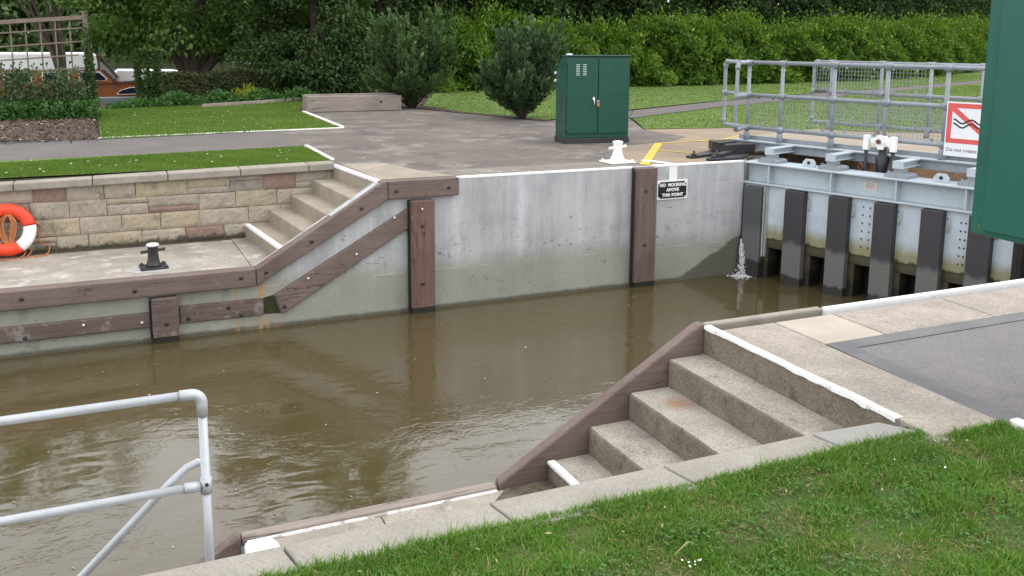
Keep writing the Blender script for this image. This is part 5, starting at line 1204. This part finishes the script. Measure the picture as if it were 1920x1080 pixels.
tag(leaves('floating_scraps', np.stack([x, y, np.full(n, .004)], 1), rdir(n) * [1, 1, 0], rdir(n) * .05 + [0, 0, 1], rng.uniform(.012, .04, n), rng.uniform(.008, .02, n), leafmat('scrap', G(.10, .08, .04), G(.35, .32, .22), G(.75, .74, .70), 0, .2, .7)), 'leaf scraps and flecks floating on the lock water', 'flotsam', None, 'stuff')
# loose straw and leaf litter in the near grass
n = 90; x = rng.uniform(-.3, 3.3, n); y = rng.uniform(-8.5, -7.5, n)
tag(leaves('grass_litter', np.stack([x, y, H2 + rng.uniform(.004, .026, n)], 1), rdir(n) * [1, 1, .15], rdir(n) * [.3, .3, 1] + [0, 0, 1], rng.uniform(.012, .032, n), rng.uniform(.003, .009, n), leafmat('dry_leaf', G(.28, .22, .11), G(.42, .36, .2), G(.5, .46, .36), .1, .2, .8)), 'dry straw and leaf scraps lying in the near grass', 'litter', None, 'stuff')
def lawnblades(label, poly, n, h0, h1, w):
    P = np.array(poly); lo, hi = P.min(0), P.max(0)
    x = rng.uniform(lo[0], hi[0], n); y = rng.uniform(lo[1], hi[1], n); ins = np.zeros(n, bool); j = len(P) - 1
    for i in range(len(P)):
        c = ((P[i, 1] > y) != (P[j, 1] > y)) & (x < (P[j, 0] - P[i, 0]) * (y - P[i, 1]) / (P[j, 1] - P[i, 1] + 1e-9) + P[i, 0]); ins ^= c; j = i
    x, y = x[ins], y[ins]; k = len(x)
    blades('grass', label, np.stack([x, y, np.full(k, Z1 - .003)], 1), rng.uniform(h0, h1, k), w, LF['farGrass'], .6)
    return x, y
DX = []
DX.append(lawnblades('short mown grass of the lower lawn above the stone wall', [(-3.2, 1.76), (2.62, 1.81), (2.68, 2.05), (2.66, 3.69), (-3.2, 2.9)], 60000, .018, .036, .008))
DX.append(lawnblades('short mown grass of the upper lawn before the hedge', [(-.10, 5.82), (3.84, 6.42), (3.88, 10.65), (4.8, 13.9), (1.2, 13.2), (-.2, 12.4)], 70000, .018, .038, .011))
DX.append(lawnblades('mown grass in front of the laurel hedge', [(7.95, 6.5), (11.0, 8.45), (15, 10.5), (19.2, 12.3), (25.9, 14.8), (40, 21), (40, 23), (10, 17.5), (6.9, 11.0), (7.15, 8.9)], 90000, .02, .045, .016))
DX.append(lawnblades('mown grass between the apron and the far path', [(8.95, 4.32), (10.55, 4.02), (11.4, 3.27), (14, 1.7), (30, 1.3), (30, 15), (13.8, 8.5), (9.95, 6.33)], 90000, .02, .042, .013))
# daisies
k = 0; PD = []
for (x, y), c, box in zip(DX, (34, 40, 26, 90), (None, None, (8, 16, 7, 14), (9, 18, 2, 9))):
    sel = np.arange(len(x)) if box is None else np.where((x > box[0]) & (x < box[1]) & (y > box[2]) & (y < box[3]))[0]
    sel = rng.choice(sel, min(c, len(sel)), replace=False); PD.append(np.stack([x[sel], y[sel], np.full(len(sel), Z1 + .03)], 1))
PD = np.concatenate(PD); q = MB()
for p in PD:
    r_ = random.uniform(.009, .017) * (1 + .025 * p[1]); ph = random.random()
    q.add([tuple(p)] + [(p[0] + r_ * math.cos(ph + a * 1.047), p[1] + r_ * math.sin(ph + a * 1.047), p[2] + .008) for a in range(6)], [(0, a + 1, (a + 1) % 6 + 1) for a in range(6)])
tag(q.build('daisies', M['white']), 'tiny white daisies scattered over the lawns', 'daisies', None, 'stuff')
# fallen petals and chips on the soil bed
n = 1500; x = rng.uniform(-3, -.16, n); y = rng.uniform(5.3, 9.6, n)
tag(leaves('bark_chips', np.stack([x, y, np.full(n, Z1 + .04)], 1), rdir(n) * [1, 1, .3], rdir(n) + [0, 0, 1], rng.uniform(.03, .09, n), rng.uniform(.02, .05, n), leafmat('bark_chip', G(.09, .06, .045), G(.17, .12, .095), G(.34, .28, .24), 0, .1, .9)), 'bark chips and clods covering the flower bed', 'bark chips', None, 'stuff')
# a bent twig lying on the grass
q = MB(); q.tube([(1.53, -7.80, H2 + .02), (1.575, -7.785, H2 + .034), (1.60, -7.775, H2 + .036), (1.63, -7.78, H2 + .02)], [.0022, .0026, .0022, .0012], 6)
tag(q.build('twig', surf('straw', G(.25, .25, .11), G(.2, .19, .09), 20, .8)), 'pale bent twig lying on the foreground grass', 'twig')
